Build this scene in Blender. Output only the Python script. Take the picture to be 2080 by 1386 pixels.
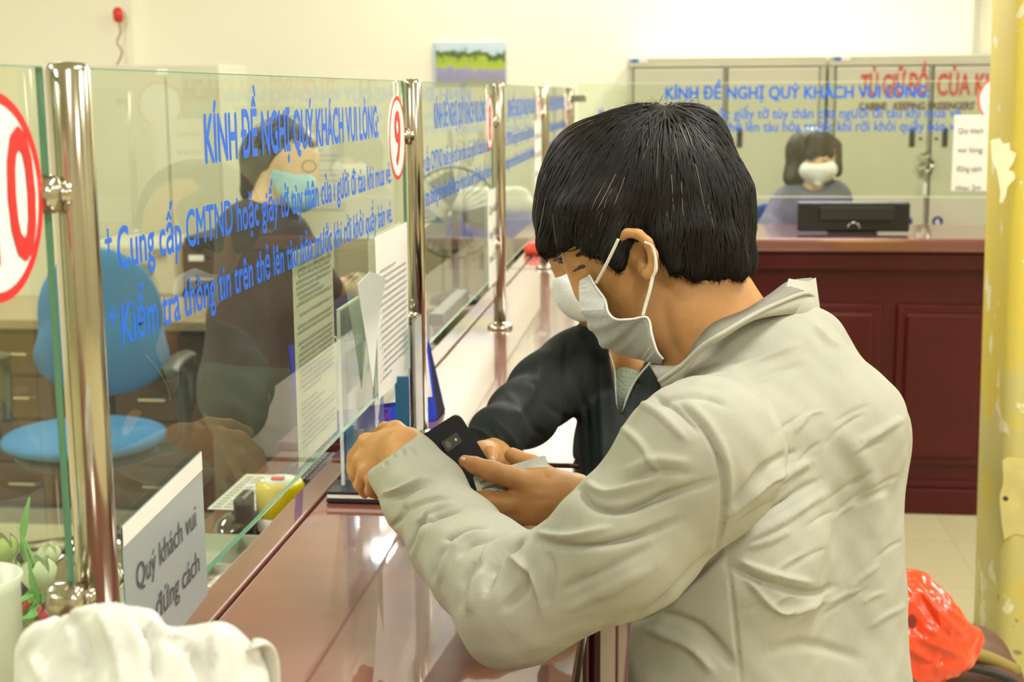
import bpy, bmesh, math, random
import numpy as np
from mathutils import Vector, Matrix
random.seed(5); rng = np.random.default_rng(5)
for o in list(bpy.data.objects): bpy.data.objects.remove(o)
sc = bpy.context.scene; COL = sc.collection
sc.view_settings.view_transform = 'Standard'; sc.view_settings.look = 'None'
sc.view_settings.gamma = 1.0; sc.view_settings.use_curve_mapping = False
sc.view_settings.exposure = 0.6

# ---------------------------------------------------------------- camera
F = 2889.0; H = 1.58
def _rot(ax, a):
    c, s = math.cos(a), math.sin(a)
    return np.array({'x': [[1,0,0],[0,c,-s],[0,s,c]], 'z': [[c,-s,0],[s,c,0],[0,0,1]]}[ax])
CR = _rot('z', math.radians(6.52)) @ _rot('x', math.pi/2 - math.radians(9.9)) @ _rot('z', math.radians(-.4))
CP = np.array([0., 0., H])
cd = bpy.data.cameras.new('camera'); cam = bpy.data.objects.new('camera', cd); COL.objects.link(cam)
M = Matrix([list(r) for r in CR]).to_4x4(); M.translation = Vector(CP); cam.matrix_world = M
cd.sensor_width = 36; cd.lens = F/2080*36; cd.clip_start = .02
cd.dof.use_dof = True; cd.dof.focus_distance = 1.42; cd.dof.aperture_fstop = 10
sc.camera = cam
def P(px, py, d):                       # a point seen at (px,py) at depth d, in metres
    return CP + CR @ np.array([(px-1040)/F*d, -(py-693)/F*d, -d])
def on(ax, px, py, v):
    r = CR @ np.array([(px-1040)/F, -(py-693)/F, -1.]); return CP + r*(v-CP[ax])/r[ax]
def proj(V):
    q = (V-CP) @ CR; return 1040+F*q[:,0]/-q[:,2], 693-F*q[:,1]/-q[:,2], -q[:,2]

# ---------------------------------------------------------------- light
w = bpy.data.worlds.new('world'); sc.world = w; w.use_nodes = True
w.node_tree.nodes['Background'].inputs[0].default_value = (1, .97, .85, 1)
w.node_tree.nodes['Background'].inputs[1].default_value = .3
def area(name, loc, sx, sy, e, rot=(0,0,0), col=(1,.985,.93)):
    l = bpy.data.lights.new(name, 'AREA'); l.shape = 'RECTANGLE'; l.size = sx; l.size_y = sy
    l.energy = e; l.color = col; o = bpy.data.objects.new(name, l); COL.objects.link(o)
    o.location = loc; o.rotation_euler = rot; return o
LAMPS = [(x, y) for x in (-2.6, .9, 3.8) for y in (-1.6, 1.4, 4.4)]
for x, y in LAMPS: area('ceiling_lamp_light', (x, y, 3.27), .34, 1.25, 34)
area('wall_lamp_light', (.6, 7.33, 2.80), 1.2, .1, 40, (math.radians(-60), 0, 0))
area('wall_lamp_light', (-.85, 7.33, 2.80), 1.0, .1, 22, (math.radians(-60), 0, 0))  # added lamp: brightens the upper wall that the counter reflects
area('wall_lamp_light', (-1.55, 7.33, 2.98), .12, .08, 2.5, (math.radians(-60), 0, 0))

# ---------------------------------------------------------------- materials
def _n(nt, t, **k):
    n = nt.nodes.new(t)
    for a, b in k.items(): setattr(n, a, b)
    return n
MATS = {}
def mat(name, col, rough=.5, metal=0., spec=.5, coat=0., coat_r=.08, var=0., vs=8., bump=0., bs=60., sss=0., emit=0., stretch=None, alpha=1., trans=0.):
    if name in MATS: return MATS[name]
    m = bpy.data.materials.new(name); m.use_nodes = True; nt = m.node_tree; b = nt.nodes['Principled BSDF']
    I = b.inputs; c = (*col, 1)
    I['Base Color'].default_value = c; I['Roughness'].default_value = rough; I['Metallic'].default_value = metal
    I['Coat IOR'].default_value = 2.0 if coat >= 1 else 1.5; I['Specular IOR Level'].default_value = spec; I['Coat Weight'].default_value = coat; I['Coat Roughness'].default_value = coat_r
    if trans: I['Transmission Weight'].default_value = trans
    if alpha < 1: I['Alpha'].default_value = alpha
    if sss:
        I['Subsurface Weight'].default_value = sss; I['Subsurface Radius'].default_value = (.012, .005, .003); I['Subsurface Scale'].default_value = .5
    if emit: I['Emission Color'].default_value = c; I['Emission Strength'].default_value = emit
    if var or bump:
        tc = _n(nt, 'ShaderNodeTexCoord'); mp = _n(nt, 'ShaderNodeMapping')
        nt.links.new(tc.outputs['Object'], mp.inputs[0])
        if stretch: mp.inputs['Scale'].default_value = stretch
    if var:
        nz = _n(nt, 'ShaderNodeTexNoise'); nz.inputs['Scale'].default_value = vs; nz.inputs['Detail'].default_value = 5
        nt.links.new(mp.outputs[0], nz.inputs[0])
        mx = _n(nt, 'ShaderNodeMix', data_type='RGBA')
        rr = _n(nt, 'ShaderNodeMapRange'); rr.inputs[1].default_value = .3; rr.inputs[2].default_value = .7
        nt.links.new(nz.outputs[0], rr.inputs[0]); nt.links.new(rr.outputs[0], mx.inputs[0])
        mx.inputs[6].default_value = (*[max(0, v*(1-var)) for v in col], 1); mx.inputs[7].default_value = (*[min(1, v*(1+var)) for v in col], 1)
        nt.links.new(mx.outputs[2], I['Base Color'])
    if bump:
        nb = _n(nt, 'ShaderNodeTexNoise'); nb.inputs['Scale'].default_value = bs; nb.inputs['Detail'].default_value = 4
        nt.links.new(mp.outputs[0], nb.inputs[0])
        bp = _n(nt, 'ShaderNodeBump'); bp.inputs['Strength'].default_value = bump; bp.inputs['Distance'].default_value = .01
        nt.links.new(nb.outputs[0], bp.inputs['Height']); nt.links.new(bp.outputs[0], I['Normal'])
    MATS[name] = m; return m
def glass_mat(name, tint, dirt=.04, refl=1.):
    m = bpy.data.materials.new(name); m.use_nodes = True; nt = m.node_tree; nt.nodes.clear()
    out = _n(nt, 'ShaderNodeOutputMaterial'); tr = _n(nt, 'ShaderNodeBsdfTransparent'); gl = _n(nt, 'ShaderNodeBsdfGlossy')
    df = _n(nt, 'ShaderNodeBsdfDiffuse'); df.inputs[0].default_value = (.85, .85, .72, 1)
    tr.inputs[0].default_value = (*tint, 1); gl.inputs['Roughness'].default_value = 0.0
    fr = _n(nt, 'ShaderNodeFresnel'); fr.inputs[0].default_value = 1.5
    m1 = _n(nt, 'ShaderNodeMixShader'); m2 = _n(nt, 'ShaderNodeMixShader')
    tc = _n(nt, 'ShaderNodeTexCoord'); nz = _n(nt, 'ShaderNodeTexNoise'); nz.inputs['Scale'].default_value = 9; nz.inputs['Detail'].default_value = 8
    nt.links.new(tc.outputs['Object'], nz.inputs[0])
    mr = _n(nt, 'ShaderNodeMapRange'); mr.inputs[1].default_value = .35; mr.inputs[2].default_value = .75; mr.inputs[3].default_value = dirt*.5; mr.inputs[4].default_value = dirt*1.6
    nt.links.new(nz.outputs[0], mr.inputs[0])
    nt.links.new(mr.outputs[0], m1.inputs[0]); nt.links.new(tr.outputs[0], m1.inputs[1]); nt.links.new(df.outputs[0], m1.inputs[2])
    ge = _n(nt, 'ShaderNodeNewGeometry'); iv = _n(nt, 'ShaderNodeMath', operation='SUBTRACT'); iv.inputs[0].default_value = refl
    nt.links.new(ge.outputs['Backfacing'], iv.inputs[1]); iv.use_clamp = True
    mf = _n(nt, 'ShaderNodeMath', operation='MULTIPLY'); mf.use_clamp = True; nt.links.new(fr.outputs[0], mf.inputs[0]); nt.links.new(iv.outputs[0], mf.inputs[1])
    nt.links.new(mf.outputs[0], m2.inputs[0]); nt.links.new(m1.outputs[0], m2.inputs[1]); nt.links.new(gl.outputs[0], m2.inputs[2])
    nt.links.new(m2.outputs[0], out.inputs[0]); MATS[name] = m; return m

# ---------------------------------------------------------------- object helpers
def tag(o, label=None, cat=None, group=None, kind=None):
    if label: o['label'] = label
    if cat: o['category'] = cat
    if group: o['group'] = group
    if kind: o['kind'] = kind
    return o
def thing(name, label, cat, loc, group=None):
    o = bpy.data.objects.new(name, None); COL.objects.link(o); o.location = [float(v) for v in loc]; o.empty_display_size = .05
    return tag(o, label, cat, group)
def mk(name, V, Fs, m, parent=None, smooth=False):
    me = bpy.data.meshes.new(name); me.from_pydata([tuple(map(float, v)) for v in V], [], [tuple(map(int, f)) for f in Fs]); me.update()
    if m: me.materials.append(m)
    if smooth: me.polygons.foreach_set('use_smooth', [True]*len(me.polygons))
    o = bpy.data.objects.new(name, me); COL.objects.link(o)
    if parent is not None:
        o.parent = parent
        if parent.type == 'EMPTY': o.matrix_parent_inverse = Matrix.Translation(-Vector(parent.location))
    return o
class MB:
    def __init__(s): s.V = []; s.F = []
    def add(s, V, Fs):
        n = len(s.V); s.V += [tuple(v) for v in V]; s.F += [tuple(i+n for i in f) for f in Fs]; return s
    def box(s, a, b, bev=0.):
        x0,y0,z0 = a; x1,y1,z1 = b
        if bev:
            bm = bmesh.new(); bmesh.ops.create_cube(bm, size=1)
            for v in bm.verts: v.co = Vector(((x0+x1)/2+v.co.x*(x1-x0), (y0+y1)/2+v.co.y*(y1-y0), (z0+z1)/2+v.co.z*(z1-z0)))
            bmesh.ops.bevel(bm, geom=bm.edges[:], offset=bev, segments=2, profile=.5, affect='EDGES')
            bm.verts.index_update(); V = [tuple(v.co) for v in bm.verts]; Fs = [[v.index for v in f.verts] for f in bm.faces]; bm.free()
            return s.add(V, Fs)
        V = [(x0,y0,z0),(x1,y0,z0),(x1,y1,z0),(x0,y1,z0),(x0,y0,z1),(x1,y0,z1),(x1,y1,z1),(x0,y1,z1)]
        return s.add(V, [(3,2,1,0),(4,5,6,7),(0,1,5,4),(1,2,6,5),(2,3,7,6),(3,0,4,7)])
    def xbox(s, o, u, v, w_, bev=0.):     # box with corner o and edge vectors u,v,w
        o,u,v,w_ = map(lambda t: np.array(t, float), (o,u,v,w_))
        n = MB(); n.box((0,0,0), (1,1,1))
        if bev:
            L = [np.linalg.norm(t) for t in (u,v,w_)]; n = MB(); n.box((0,0,0), tuple(L), bev)
            Vs = [o+u/L[0]*a+v/L[1]*b+w_/L[2]*c for a,b,c in n.V]
        else: Vs = [o+u*a+v*b+w_*c for a,b,c in n.V]
        return s.add(Vs, n.F)
    def lathe(s, c, prof, seg=32, ax='z', sx=1., sy=1.):
        V = []; Fs = []; n = len(prof)
        for i in range(seg):
            t = 2*math.pi*i/seg
            for r, h in prof:
                p = (r*math.cos(t)*sx, r*math.sin(t)*sy, h)
                if ax == 'x': p = (p[2], p[0], p[1])
                if ax == 'y': p = (p[0], p[2], p[1])
                V.append((c[0]+p[0], c[1]+p[1], c[2]+p[2]))
        for i in range(seg):
            j = (i+1) % seg
            for k in range(n-1):
                f = (i*n+k, j*n+k, j*n+k+1, i*n+k+1)
                Fs.append(f if ax != 'y' else f[::-1])
        return s.add(V, Fs)
    def tube(s, pts, r, seg=8, flat=1.):
        pts = [np.array(p, float) for p in pts]; n = len(pts); rs = r if hasattr(r, '__len__') else [r]*n
        V = []; Fs = []; up = np.array([.13,.27,.95])
        for i, p in enumerate(pts):
            t = pts[min(i+1,n-1)]-pts[max(i-1,0)]; t /= np.linalg.norm(t)+1e-12
            a = np.cross(t, up); a /= np.linalg.norm(a)+1e-12; b = np.cross(t, a)
            for k in range(seg):
                q = 2*math.pi*k/seg; V.append(p+rs[i]*(a*math.cos(q)+b*math.sin(q)*flat))
        for i in range(n-1):
            for k in range(seg):
                j = (k+1) % seg; Fs.append((i*seg+k, i*seg+j, (i+1)*seg+j, (i+1)*seg+k))
        Fs.append(tuple(range(seg))[::-1]); Fs.append(tuple((n-1)*seg+k for k in range(seg)))
        return s.add(V, Fs)
    def build(s, name, m, parent=None, smooth=False): 
        o = mk(name, s.V, s.F, m, parent, smooth)
        return o
def struct(name, mb, m): return tag(mb.build(name, m), kind='structure')
def smooth_path(pts, n=8):
    pts = [np.array(p, float) for p in pts]; out = []
    for i in range(len(pts)-1):
        p0 = pts[max(i-1,0)]; p1 = pts[i]; p2 = pts[i+1]; p3 = pts[min(i+2,len(pts)-1)]
        for k in range(n):
            t = k/n; out.append(.5*((2*p1)+(-p0+p2)*t+(2*p0-5*p1+4*p2-p3)*t*t+(-p0+3*p1-3*p2+p3)*t**3))
    out.append(pts[-1]); return out
# --- implicit surfaces: smooth union of rounded cones and ellipsoids, meshed as one skin
def px_c(a, b, ra, rb=None):            # cone between seen points (px,py,d), radii in pixels
    return ('c', P(*a), P(*b), ra*a[2]/F, (ra if rb is None else rb)*b[2]/F)
def chain(pts):                         # [(px,py,d,r)...]
    return [px_c(a[:3], b[:3], a[3], b[3]) for a, b in zip(pts, pts[1:])]
def wchain(pts):                        # world [(x,y,z,r)...]
    return [('c', np.array(a[:3],float), np.array(b[:3],float), a[3], b[3]) for a, b in zip(pts, pts[1:])]
def px_e(c, r, ang=0., rd=None):        # ellipsoid: pixel radii (rx,ry), depth radius, rotated by ang degrees in view
    a = math.radians(ang); s = c[2]/F
    u = CR @ np.array([math.cos(a), -math.sin(a), 0]); v = CR @ np.array([math.sin(a), math.cos(a), 0]); w_ = CR @ np.array([0,0,1.])
    return ('e', P(*c), np.array([r[0]*s, r[1]*s, (rd if rd else (r[0]+r[1])/2)*s]), np.array([u, v, w_]))
def w_e(c, r, R=None): return ('e', np.array(c, float), np.array(r, float), np.eye(3) if R is None else R)
def prim(p, X):
    if p[0] == 'c':
        _, a, b, ra, rb = p; ab = b-a; t = np.clip(((X-a) @ ab)/(ab @ ab+1e-12), 0, 1)
        return np.linalg.norm(X-a-t[..., None]*ab, axis=-1)-(ra+(rb-ra)*t)
    _, c, r, R = p; q = (X-c) @ R.T; k0 = np.linalg.norm(q/r, axis=-1); k1 = np.linalg.norm(q/(r*r), axis=-1)
    return k0*(k0-1)/np.maximum(k1, 1e-9)
def field(prims, X, k):
    d = prim(prims[0], X)
    for p in prims[1:]:
        e = prim(p, X); h = np.clip(.5+.5*(e-d)/k, 0, 1); d = e*(1-h)+d*h-k*h*(1-h)
    return d
def skin(prims, res, k=.02, cut=None, disp=None, kk=.006):
    """prims: one list, or [(list, k), ...] of groups that join with a tight blend kk"""
    groups = prims if isinstance(prims[0][0], list) else [(prims, k)]
    allp = [(g, p) for g, (ps, _) in enumerate(groups) for p in ps]
    lo = np.min([np.minimum(p[1]-max(p[3],p[4]), p[2]-max(p[3],p[4])) if p[0]=='c' else p[1]-p[2].max() for _, p in allp], axis=0)-2*res-k*.4
    hi = np.max([np.maximum(p[1]+max(p[3],p[4]), p[2]+max(p[3],p[4])) if p[0]=='c' else p[1]+p[2].max() for _, p in allp], axis=0)+2*res+k*.4
    n = np.ceil((hi-lo)/res).astype(int)+1
    ax = [lo[i]+np.arange(n[i])*res for i in range(3)]
    f = np.full(n, 1., np.float32); B = 16; kmax = max([q for _, q in groups]+[kk])
    cs = [ax[i][0]+(np.arange(0, n[i], B)+B/2-.5)*res for i in range(3)]; hd = B*res*.5*1.75
    Xc = np.stack(np.meshgrid(*cs, indexing='ij'), -1); D = np.stack([prim(p, Xc) for _, p in allp]); Dm = D.min(0)
    for ib in np.argwhere(Dm < hd*1.3+kmax):
        sl_ = tuple(slice(ib[i]*B, min(ib[i]*B+B, n[i])) for i in range(3)); dd_ = D[:, ib[0], ib[1], ib[2]]
        X = np.stack(np.meshgrid(ax[0][sl_[0]], ax[1][sl_[1]], ax[2][sl_[2]], indexing='ij'), -1)
        keep = dd_ < dd_.min()+2.2*hd+2*kmax; g = None
        for gi in range(len(groups)):
            ps = [p for (q, p), kp in zip(allp, keep) if q == gi and kp]
            if not ps: continue
            e = field(ps, X, groups[gi][1])
            if g is None: g = e
            else: h = np.clip(.5+.5*(e-g)/kk, 0, 1); g = e*(1-h)+g*h-kk*h*(1-h)
        if cut: g = np.maximum(g, cut(X))
        if disp: g = g+disp(X)
        f[sl_] = g
    s = f < 0
    cnt = np.zeros(n-1, np.int16); acc = np.zeros((*(n-1), 3), np.float32)
    offs = [(i,j,k_) for i in (0,1) for j in (0,1) for k_ in (0,1)]
    sl = lambda o: tuple(slice(o[a], o[a]+n[a]-1) for a in range(3))
    for o in offs:
        for a in range(3):
            if o[a]: continue
            o2 = list(o); o2[a] = 1
            f0 = f[sl(o)]; f1 = f[sl(o2)]; c = (f0 < 0) != (f1 < 0)
            t = np.where(c, f0/(f0-f1+1e-20), 0)
            cnt += c
            for b in range(3): acc[..., b] += np.where(c, (t if b == a else o[b]), 0)
    act = cnt > 0; idx = -np.ones(n-1, int); idx[act] = np.arange(act.sum())
    I = np.argwhere(act); V = lo+(I+acc[act]/cnt[act][:, None])*res
    Fs = []
    for a in range(3):
        b, c = (a+1) % 3, (a+2) % 3
        s0 = [slice(1, n[i]-1) for i in range(3)]; s0[a] = slice(0, n[a]-1); s1 = list(s0); s1[a] = slice(1, n[a])
        A = s[tuple(s0)]; B = s[tuple(s1)]; cr = np.argwhere(A != B)
        if not len(cr): continue
        base = np.array([1,1,1]); base[a] = 0; g = cr+base
        def gi(db, dc):
            h = g.copy(); h[:, b] -= db; h[:, c] -= dc; return idx[h[:,0], h[:,1], h[:,2]]
        q = np.stack([gi(1,1), gi(0,1), gi(0,0), gi(1,0)], 1); fl = A[cr[:,0], cr[:,1], cr[:,2]]
        q[~fl] = q[~fl][:, ::-1]; Fs.append(q)
    return V, np.concatenate(Fs)
def normals(V, Fq):
    N = np.zeros_like(V); n = np.cross(V[Fq[:,2]]-V[Fq[:,0]], V[Fq[:,3]]-V[Fq[:,1]])
    for i in range(4): np.add.at(N, Fq[:,i], n)
    return N/(np.linalg.norm(N, axis=1)[:, None]+1e-12)
def relax(V, Fq, it=2, lam=.5):
    for _ in range(it):
        S = np.zeros_like(V); c = np.zeros(len(V))
        for i in range(4):
            a = Fq[:,i]; b = Fq[:,(i+1)%4]; np.add.at(S, a, V[b]); np.add.at(c, a, 1); np.add.at(S, b, V[a]); np.add.at(c, b, 1)
        V = V+(S/c[:,None]-V)*lam
    return V
def folds(V, Fq, strokes):
    """cloth folds: ridges (amp>0) and creases (amp<0) laid along polylines given where the photo shows them"""
    N = normals(V, Fq); px, py, d = proj(V); vd = (V-CP)/np.linalg.norm(V-CP, axis=1)[:,None]
    face = np.clip(-(N*vd).sum(1)*2.5, 0, 1); D = np.zeros(len(V))
    for pts, wpx, amp in strokes:
        pts = [np.array(q[:2], float) for q in smooth_path([(a,b,0) for a,b in pts], 5)]; tot = len(pts)-1
        best = np.full(len(V), 1e9); tt = np.zeros(len(V)); sd = np.zeros(len(V))
        for i in range(tot):
            a, b = pts[i], pts[i+1]; e = b-a; L = e @ e+1e-9
            t = np.clip(((px-a[0])*e[0]+(py-a[1])*e[1])/L, 0, 1)
            dx = px-a[0]-t*e[0]; dy = py-a[1]-t*e[1]; q = np.hypot(dx, dy); m = q < best
            best[m] = q[m]; tt[m] = ((i+t)/tot)[m]
        taper = np.sin(np.pi*np.clip(tt, .02, .98))**.6
        D += amp*.001*np.exp(-(best/wpx)**2)*taper
    return V+N*(D*face)[:,None]
def subdiv(V, Fq):
    E_ = np.sort(np.concatenate([np.stack([Fq[:,i],Fq[:,(i+1)%4]],1) for i in range(4)]),1); U_, inv = np.unique(E_[:,0].astype(np.int64)*len(V)+E_[:,1], return_inverse=True)
    a, b = U_//len(V), U_ % len(V); n = len(V); m = len(Fq); inv = inv.reshape(4, m); ed = n+inv; ce = n+len(U_)+np.arange(m)
    V2 = np.concatenate([V, (V[a]+V[b])/2, V[Fq].mean(1)])
    return V2, np.concatenate([np.stack([Fq[:,i], ed[i], ce, ed[(i+3)%4]],1) for i in range(4)])
def noise3(V, sc_, seed=0):
    r = np.random.default_rng(seed); out = np.zeros(len(V))
    for _ in range(10):
        k = r.normal(size=3)*sc_; out += np.sin(V @ k+r.uniform(0, 6.28))
    return out/4.

# --- writing
_TG = {}
def text_geo(s, bold=0.):
    """outlines of the letters, each contour filled with its own holes (z = layer number)"""
    if s in _TG: return _TG[s]
    from mathutils.geometry import tessellate_polygon
    cu = bpy.data.curves.new('t', 'FONT'); cu.body = s; cu.size = 1; cu.resolution_u = 3; cu.fill_mode = 'NONE'
    o = bpy.data.objects.new('t', cu); COL.objects.link(o); bpy.context.view_layer.update()
    me = bpy.data.meshes.new_from_object(o.evaluated_get(bpy.context.evaluated_depsgraph_get()))
    P_ = np.array([tuple(v.co)[:2] for v in me.vertices]).reshape(-1, 2); nb = {}
    for e in me.edges: a, b = e.vertices; nb.setdefault(a, []).append(b); nb.setdefault(b, []).append(a)
    seen = set(); loops = []
    for v in range(len(P_)):
        if v in seen or v not in nb: continue
        L = [v]; seen.add(v); c = v+1 if v+1 in nb[v] else nb[v][0]
        while c not in seen:
            L.append(c); seen.add(c); nx = [q for q in nb[c] if q not in seen]
            if not nx: break
            c = nx[0]
        if len(L) > 2: loops.append(P_[L])
    bpy.data.objects.remove(o); bpy.data.curves.remove(cu); bpy.data.meshes.remove(me)
    ar = lambda p: .5*np.sum(p[:,0]*np.roll(p[:,1],-1)-np.roll(p[:,0],-1)*p[:,1])
    def inside(pt, p):
        x, y = pt; q = np.roll(p,-1,0); c = (p[:,1] > y) != (q[:,1] > y)
        return (c & (x < (q[:,0]-p[:,0])*(y-p[:,1])/(q[:,1]-p[:,1]+1e-20)+p[:,0])).sum() % 2 == 1
    A = [ar(p) for p in loops]; N_ = len(loops); cont = {}
    for i in range(N_):
        c = [j for j in range(N_) if j != i and abs(A[j]) > abs(A[i]) and all(inside(q, loops[j]) for q in loops[i][::3])]
        c = min(c, key=lambda j: abs(A[j])) if c else None
        if c is not None and A[c]*A[i] < 0: cont[i] = c
    outs = [(loops[i], [loops[j] for j in cont if cont[j] == i]) for i in range(N_) if i not in cont]
    V = []; Fs = []
    for k, (p, hs) in enumerate(outs):
        allp = [p]+hs; tri = tessellate_polygon([[Vector((x,y,0)) for x, y in q] for q in allp]); n0 = len(V)
        for q in allp: V += [(x, y, float(k % 3)) for x, y in q]
        Fs += [tuple(n0+i for i in t) for t in tri]
    _TG[s] = (np.array(V), Fs); return _TG[s]
CAPH = {}
def text(mb, s, o, u, v, width, cap, bold=0., shear=0.):
    """s written from o along unit u, up unit v, stretched to width and capital height"""
    V, Fs = text_geo(s, 0)
    if 'H' not in CAPH: CAPH['H'] = text_geo('H')[0][:,1].max()
    x0, x1 = V[:,0].min(), V[:,0].max(); sx = width/(x1-x0); sy = cap/CAPH['H']
    u = np.array(u, float); v = np.array(v, float); n_ = np.cross(u, v)
    for k, (dx, dy) in enumerate(((0,0),(1,.0),(-1,0),(.5,1),(-.5,-1),(.5,-1),(-.5,1)) if bold else ((0,0),)):
        W = np.array(o)+np.outer((V[:,0]-x0+dx*bold)*sx, u)+np.outer((V[:,1]+dy*bold*.7)*sy, v)+n_*k*.00004+np.outer(V[:,2], n_)*.000012; mb.add(W, Fs)
L1 = 'KÍNH ĐỀ NGHỊ QUÝ KHÁCH VUI LÒNG:'
L2 = 'Cung cấp CMTND hoặc giấy tờ tùy thân của người đi tàu khi mua vé.'
L3 = 'Kiểm tra thông tin trên thẻ lên tàu hỏa trước khi rời khỏi quầy bán vé.'
L2x = 'Cung cấp CMTND hoặc giấy tờ tùy thân của ı gười đi tàu khi mua vé.'

# ================================================================ THE ROOM
XW0, XW1, YW0, YW1, ZC = -5., 5., -3.2, 7.5, 3.4
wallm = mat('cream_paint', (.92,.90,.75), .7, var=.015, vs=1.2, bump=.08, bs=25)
whitem = mat('ceiling_paint', (.70,.69,.62), .8)
floorm = mat('floor_tile', (.62,.56,.34), .25, var=.06, vs=3)
nt = floorm.node_tree; br = _n(nt, 'ShaderNodeTexBrick'); tcf = _n(nt, 'ShaderNodeTexCoord')
br.offset = 0; br.inputs['Scale'].default_value = 1; br.inputs['Brick Width'].default_value = .5; br.inputs['Row Height'].default_value = .5
br.inputs['Mortar Size'].default_value = .004; br.inputs['Color1'].default_value = (.64,.58,.36,1); br.inputs['Color2'].default_value = (.60,.54,.33,1); br.inputs['Mortar'].default_value = (.56,.50,.31,1)
nt.links.new(tcf.outputs['Object'], br.inputs[0]); nt.links.new(br.outputs[0], nt.nodes['Principled BSDF'].inputs['Base Color'])
struct('floor', MB().box((XW0,YW0,-.1), (XW1,YW1,0)), floorm)
struct('ceiling', MB().box((XW0,YW0,ZC), (XW1,YW1,ZC+.1)), whitem)
struct('wall_back', MB().box((XW0,YW1,0), (XW1,YW1+.1,ZC)), wallm)
sidem = mat('bounce_cut_wall_paint', (.50,.46,.32), .7)  # darker than the cream paint, chosen to cut bounced light
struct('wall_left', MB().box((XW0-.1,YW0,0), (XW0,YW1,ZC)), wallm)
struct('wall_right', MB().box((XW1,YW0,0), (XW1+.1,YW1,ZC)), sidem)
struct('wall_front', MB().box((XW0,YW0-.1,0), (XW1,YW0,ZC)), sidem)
# projecting pier on the left of the back wall
struct('trim_1', MB().box((XW0,YW1-.12,0), (-2.84,YW1,ZC)), wallm)
whiteplastic = mat('white_plastic', (.8,.8,.76), .35)
tube_m = mat('lamp_tube', (1,.97,.86), .3, emit=9.)
for i, (x, y) in enumerate(LAMPS):
    side = {-2.6:'left', .9:'middle', 3.8:'right'}[x]; pl = {-1.6:'nearest the street wall', 1.4:'above the first ticket posts', 4.4:'nearest the back counter'}[y]
    t = thing('ceiling_lamp', f'white fluorescent ceiling lamp in the {side} row, {pl}', 'lamp', (x, y, 3.4), 'fluorescent ceiling lamps')
    MB().box((x-.17,y-.62,3.34), (x+.17,y+.62,3.4), .008).build('lamp_housing', whiteplastic, t)
    for dx in (-.08, .08): MB().tube([(x+dx,y-.58,3.315), (x+dx,y+.58,3.315)], .014).build('lamp_tube', tube_m, t)
for x, hw, z in ((.6,.6,2.88), (-.85,.5,2.88), (-1.55,.06,3.04)):  # the second one is the housing of the added wall brightener
    t = thing('wall_lamp', 'tube lamp high on the back wall '+{.6:'above the lockers', -.85:'above the landscape picture, added to brighten the wall', -1.55:'nearest the grey cabinet, very short'}[x], 'lamp', (x, YW1, z))
    MB().box((x-hw-.03,7.43,z-.035), (x+hw+.03,7.5,z+.035), .006).build('lamp_housing', whiteplastic, t)
    MB().tube([(x-hw,7.41,z-.02), (x+hw,7.41,z-.02)], .014).build('lamp_tube', tube_m, t)

# yellow pillar at the right
pil = mat('yellow_pillar_paint', (.74,.60,.09), .5)
nt = pil.node_tree; tc = _n(nt,'ShaderNodeTexCoord'); b = nt.nodes['Principled BSDF']
def patchmask(scale, lo, hi, zlo=None, zhi=None, det=6):
    nz = _n(nt,'ShaderNodeTexNoise'); nz.inputs['Scale'].default_value = scale; nz.inputs['Detail'].default_value = det
    nt.links.new(tc.outputs['Object'], nz.inputs[0]); src = nz.outputs[0]
    if zlo is not None:
        sp = _n(nt,'ShaderNodeSeparateXYZ'); nt.links.new(tc.outputs['Object'], sp.inputs[0])
        mr = _n(nt,'ShaderNodeMapRange'); mr.inputs[1].default_value = zlo; mr.inputs[2].default_value = zhi; mr.inputs[3].default_value = .22; mr.inputs[4].default_value = -.1
        nt.links.new(sp.outputs[2], mr.inputs[0]); ad = _n(nt,'ShaderNodeMath', operation='ADD'); nt.links.new(src, ad.inputs[0]); nt.links.new(mr.outputs[0], ad.inputs[1]); src = ad.outputs[0]
    m2 = _n(nt,'ShaderNodeMapRange'); m2.inputs[1].default_value = lo; m2.inputs[2].default_value = hi; nt.links.new(src, m2.inputs[0]); return m2.outputs[0]
mA = _n(nt,'ShaderNodeMix', data_type='RGBA'); mB = _n(nt,'ShaderNodeMix', data_type='RGBA'); mC = _n(nt,'ShaderNodeMix', data_type='RGBA')
mA.inputs[6].default_value = (.72,.58,.085,1); mA.inputs[7].default_value = (.62,.56,.20,1); nt.links.new(patchmask(5,.5,.62,.4,1.2), mA.inputs[0])
nt.links.new(mA.outputs[2], mB.inputs[6]); mB.inputs[7].default_value = (.82,.78,.50,1); nt.links.new(patchmask(11,.64,.66), mB.inputs[0])
nt.links.new(mB.outputs[2], mC.inputs[6]); mC.inputs[7].default_value = (.34,.28,.11,1); nt.links.new(patchmask(38,.80,.84,.2,.9,2), mC.inputs[0])
nt.links.new(mC.outputs[2], b.inputs['Base Color'])
pm = MB(); xs = lambda z: .745+(1.77-z)*.020
rows = []
for z in np.linspace(0, ZC, 18):
    x0 = xs(z); r = .03; ring = [(x0+r-r*math.cos(a), 3.3+r-r*math.sin(a), z) for a in np.linspace(0, math.pi/2, 6)]
    ring += [(1.15, 3.3, z), (1.18,3.33,z), (1.18,3.57,z), (1.15,3.6,z), (x0+.03,3.6,z), (x0,3.57,z)]; rows.append(ring)
n = len(rows[0])
for r_ in rows: pm.V += r_
for i in range(len(rows)-1):
    for k in range(n): pm.F.append((i*n+k, i*n+(k+1)%n, (i+1)*n+(k+1)%n, (i+1)*n+k))
pcol = tag(pm.build('pillar', pil, None, True), 'yellow painted square pillar with flaking scuffed paint by the back counter', 'pillar')
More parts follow.
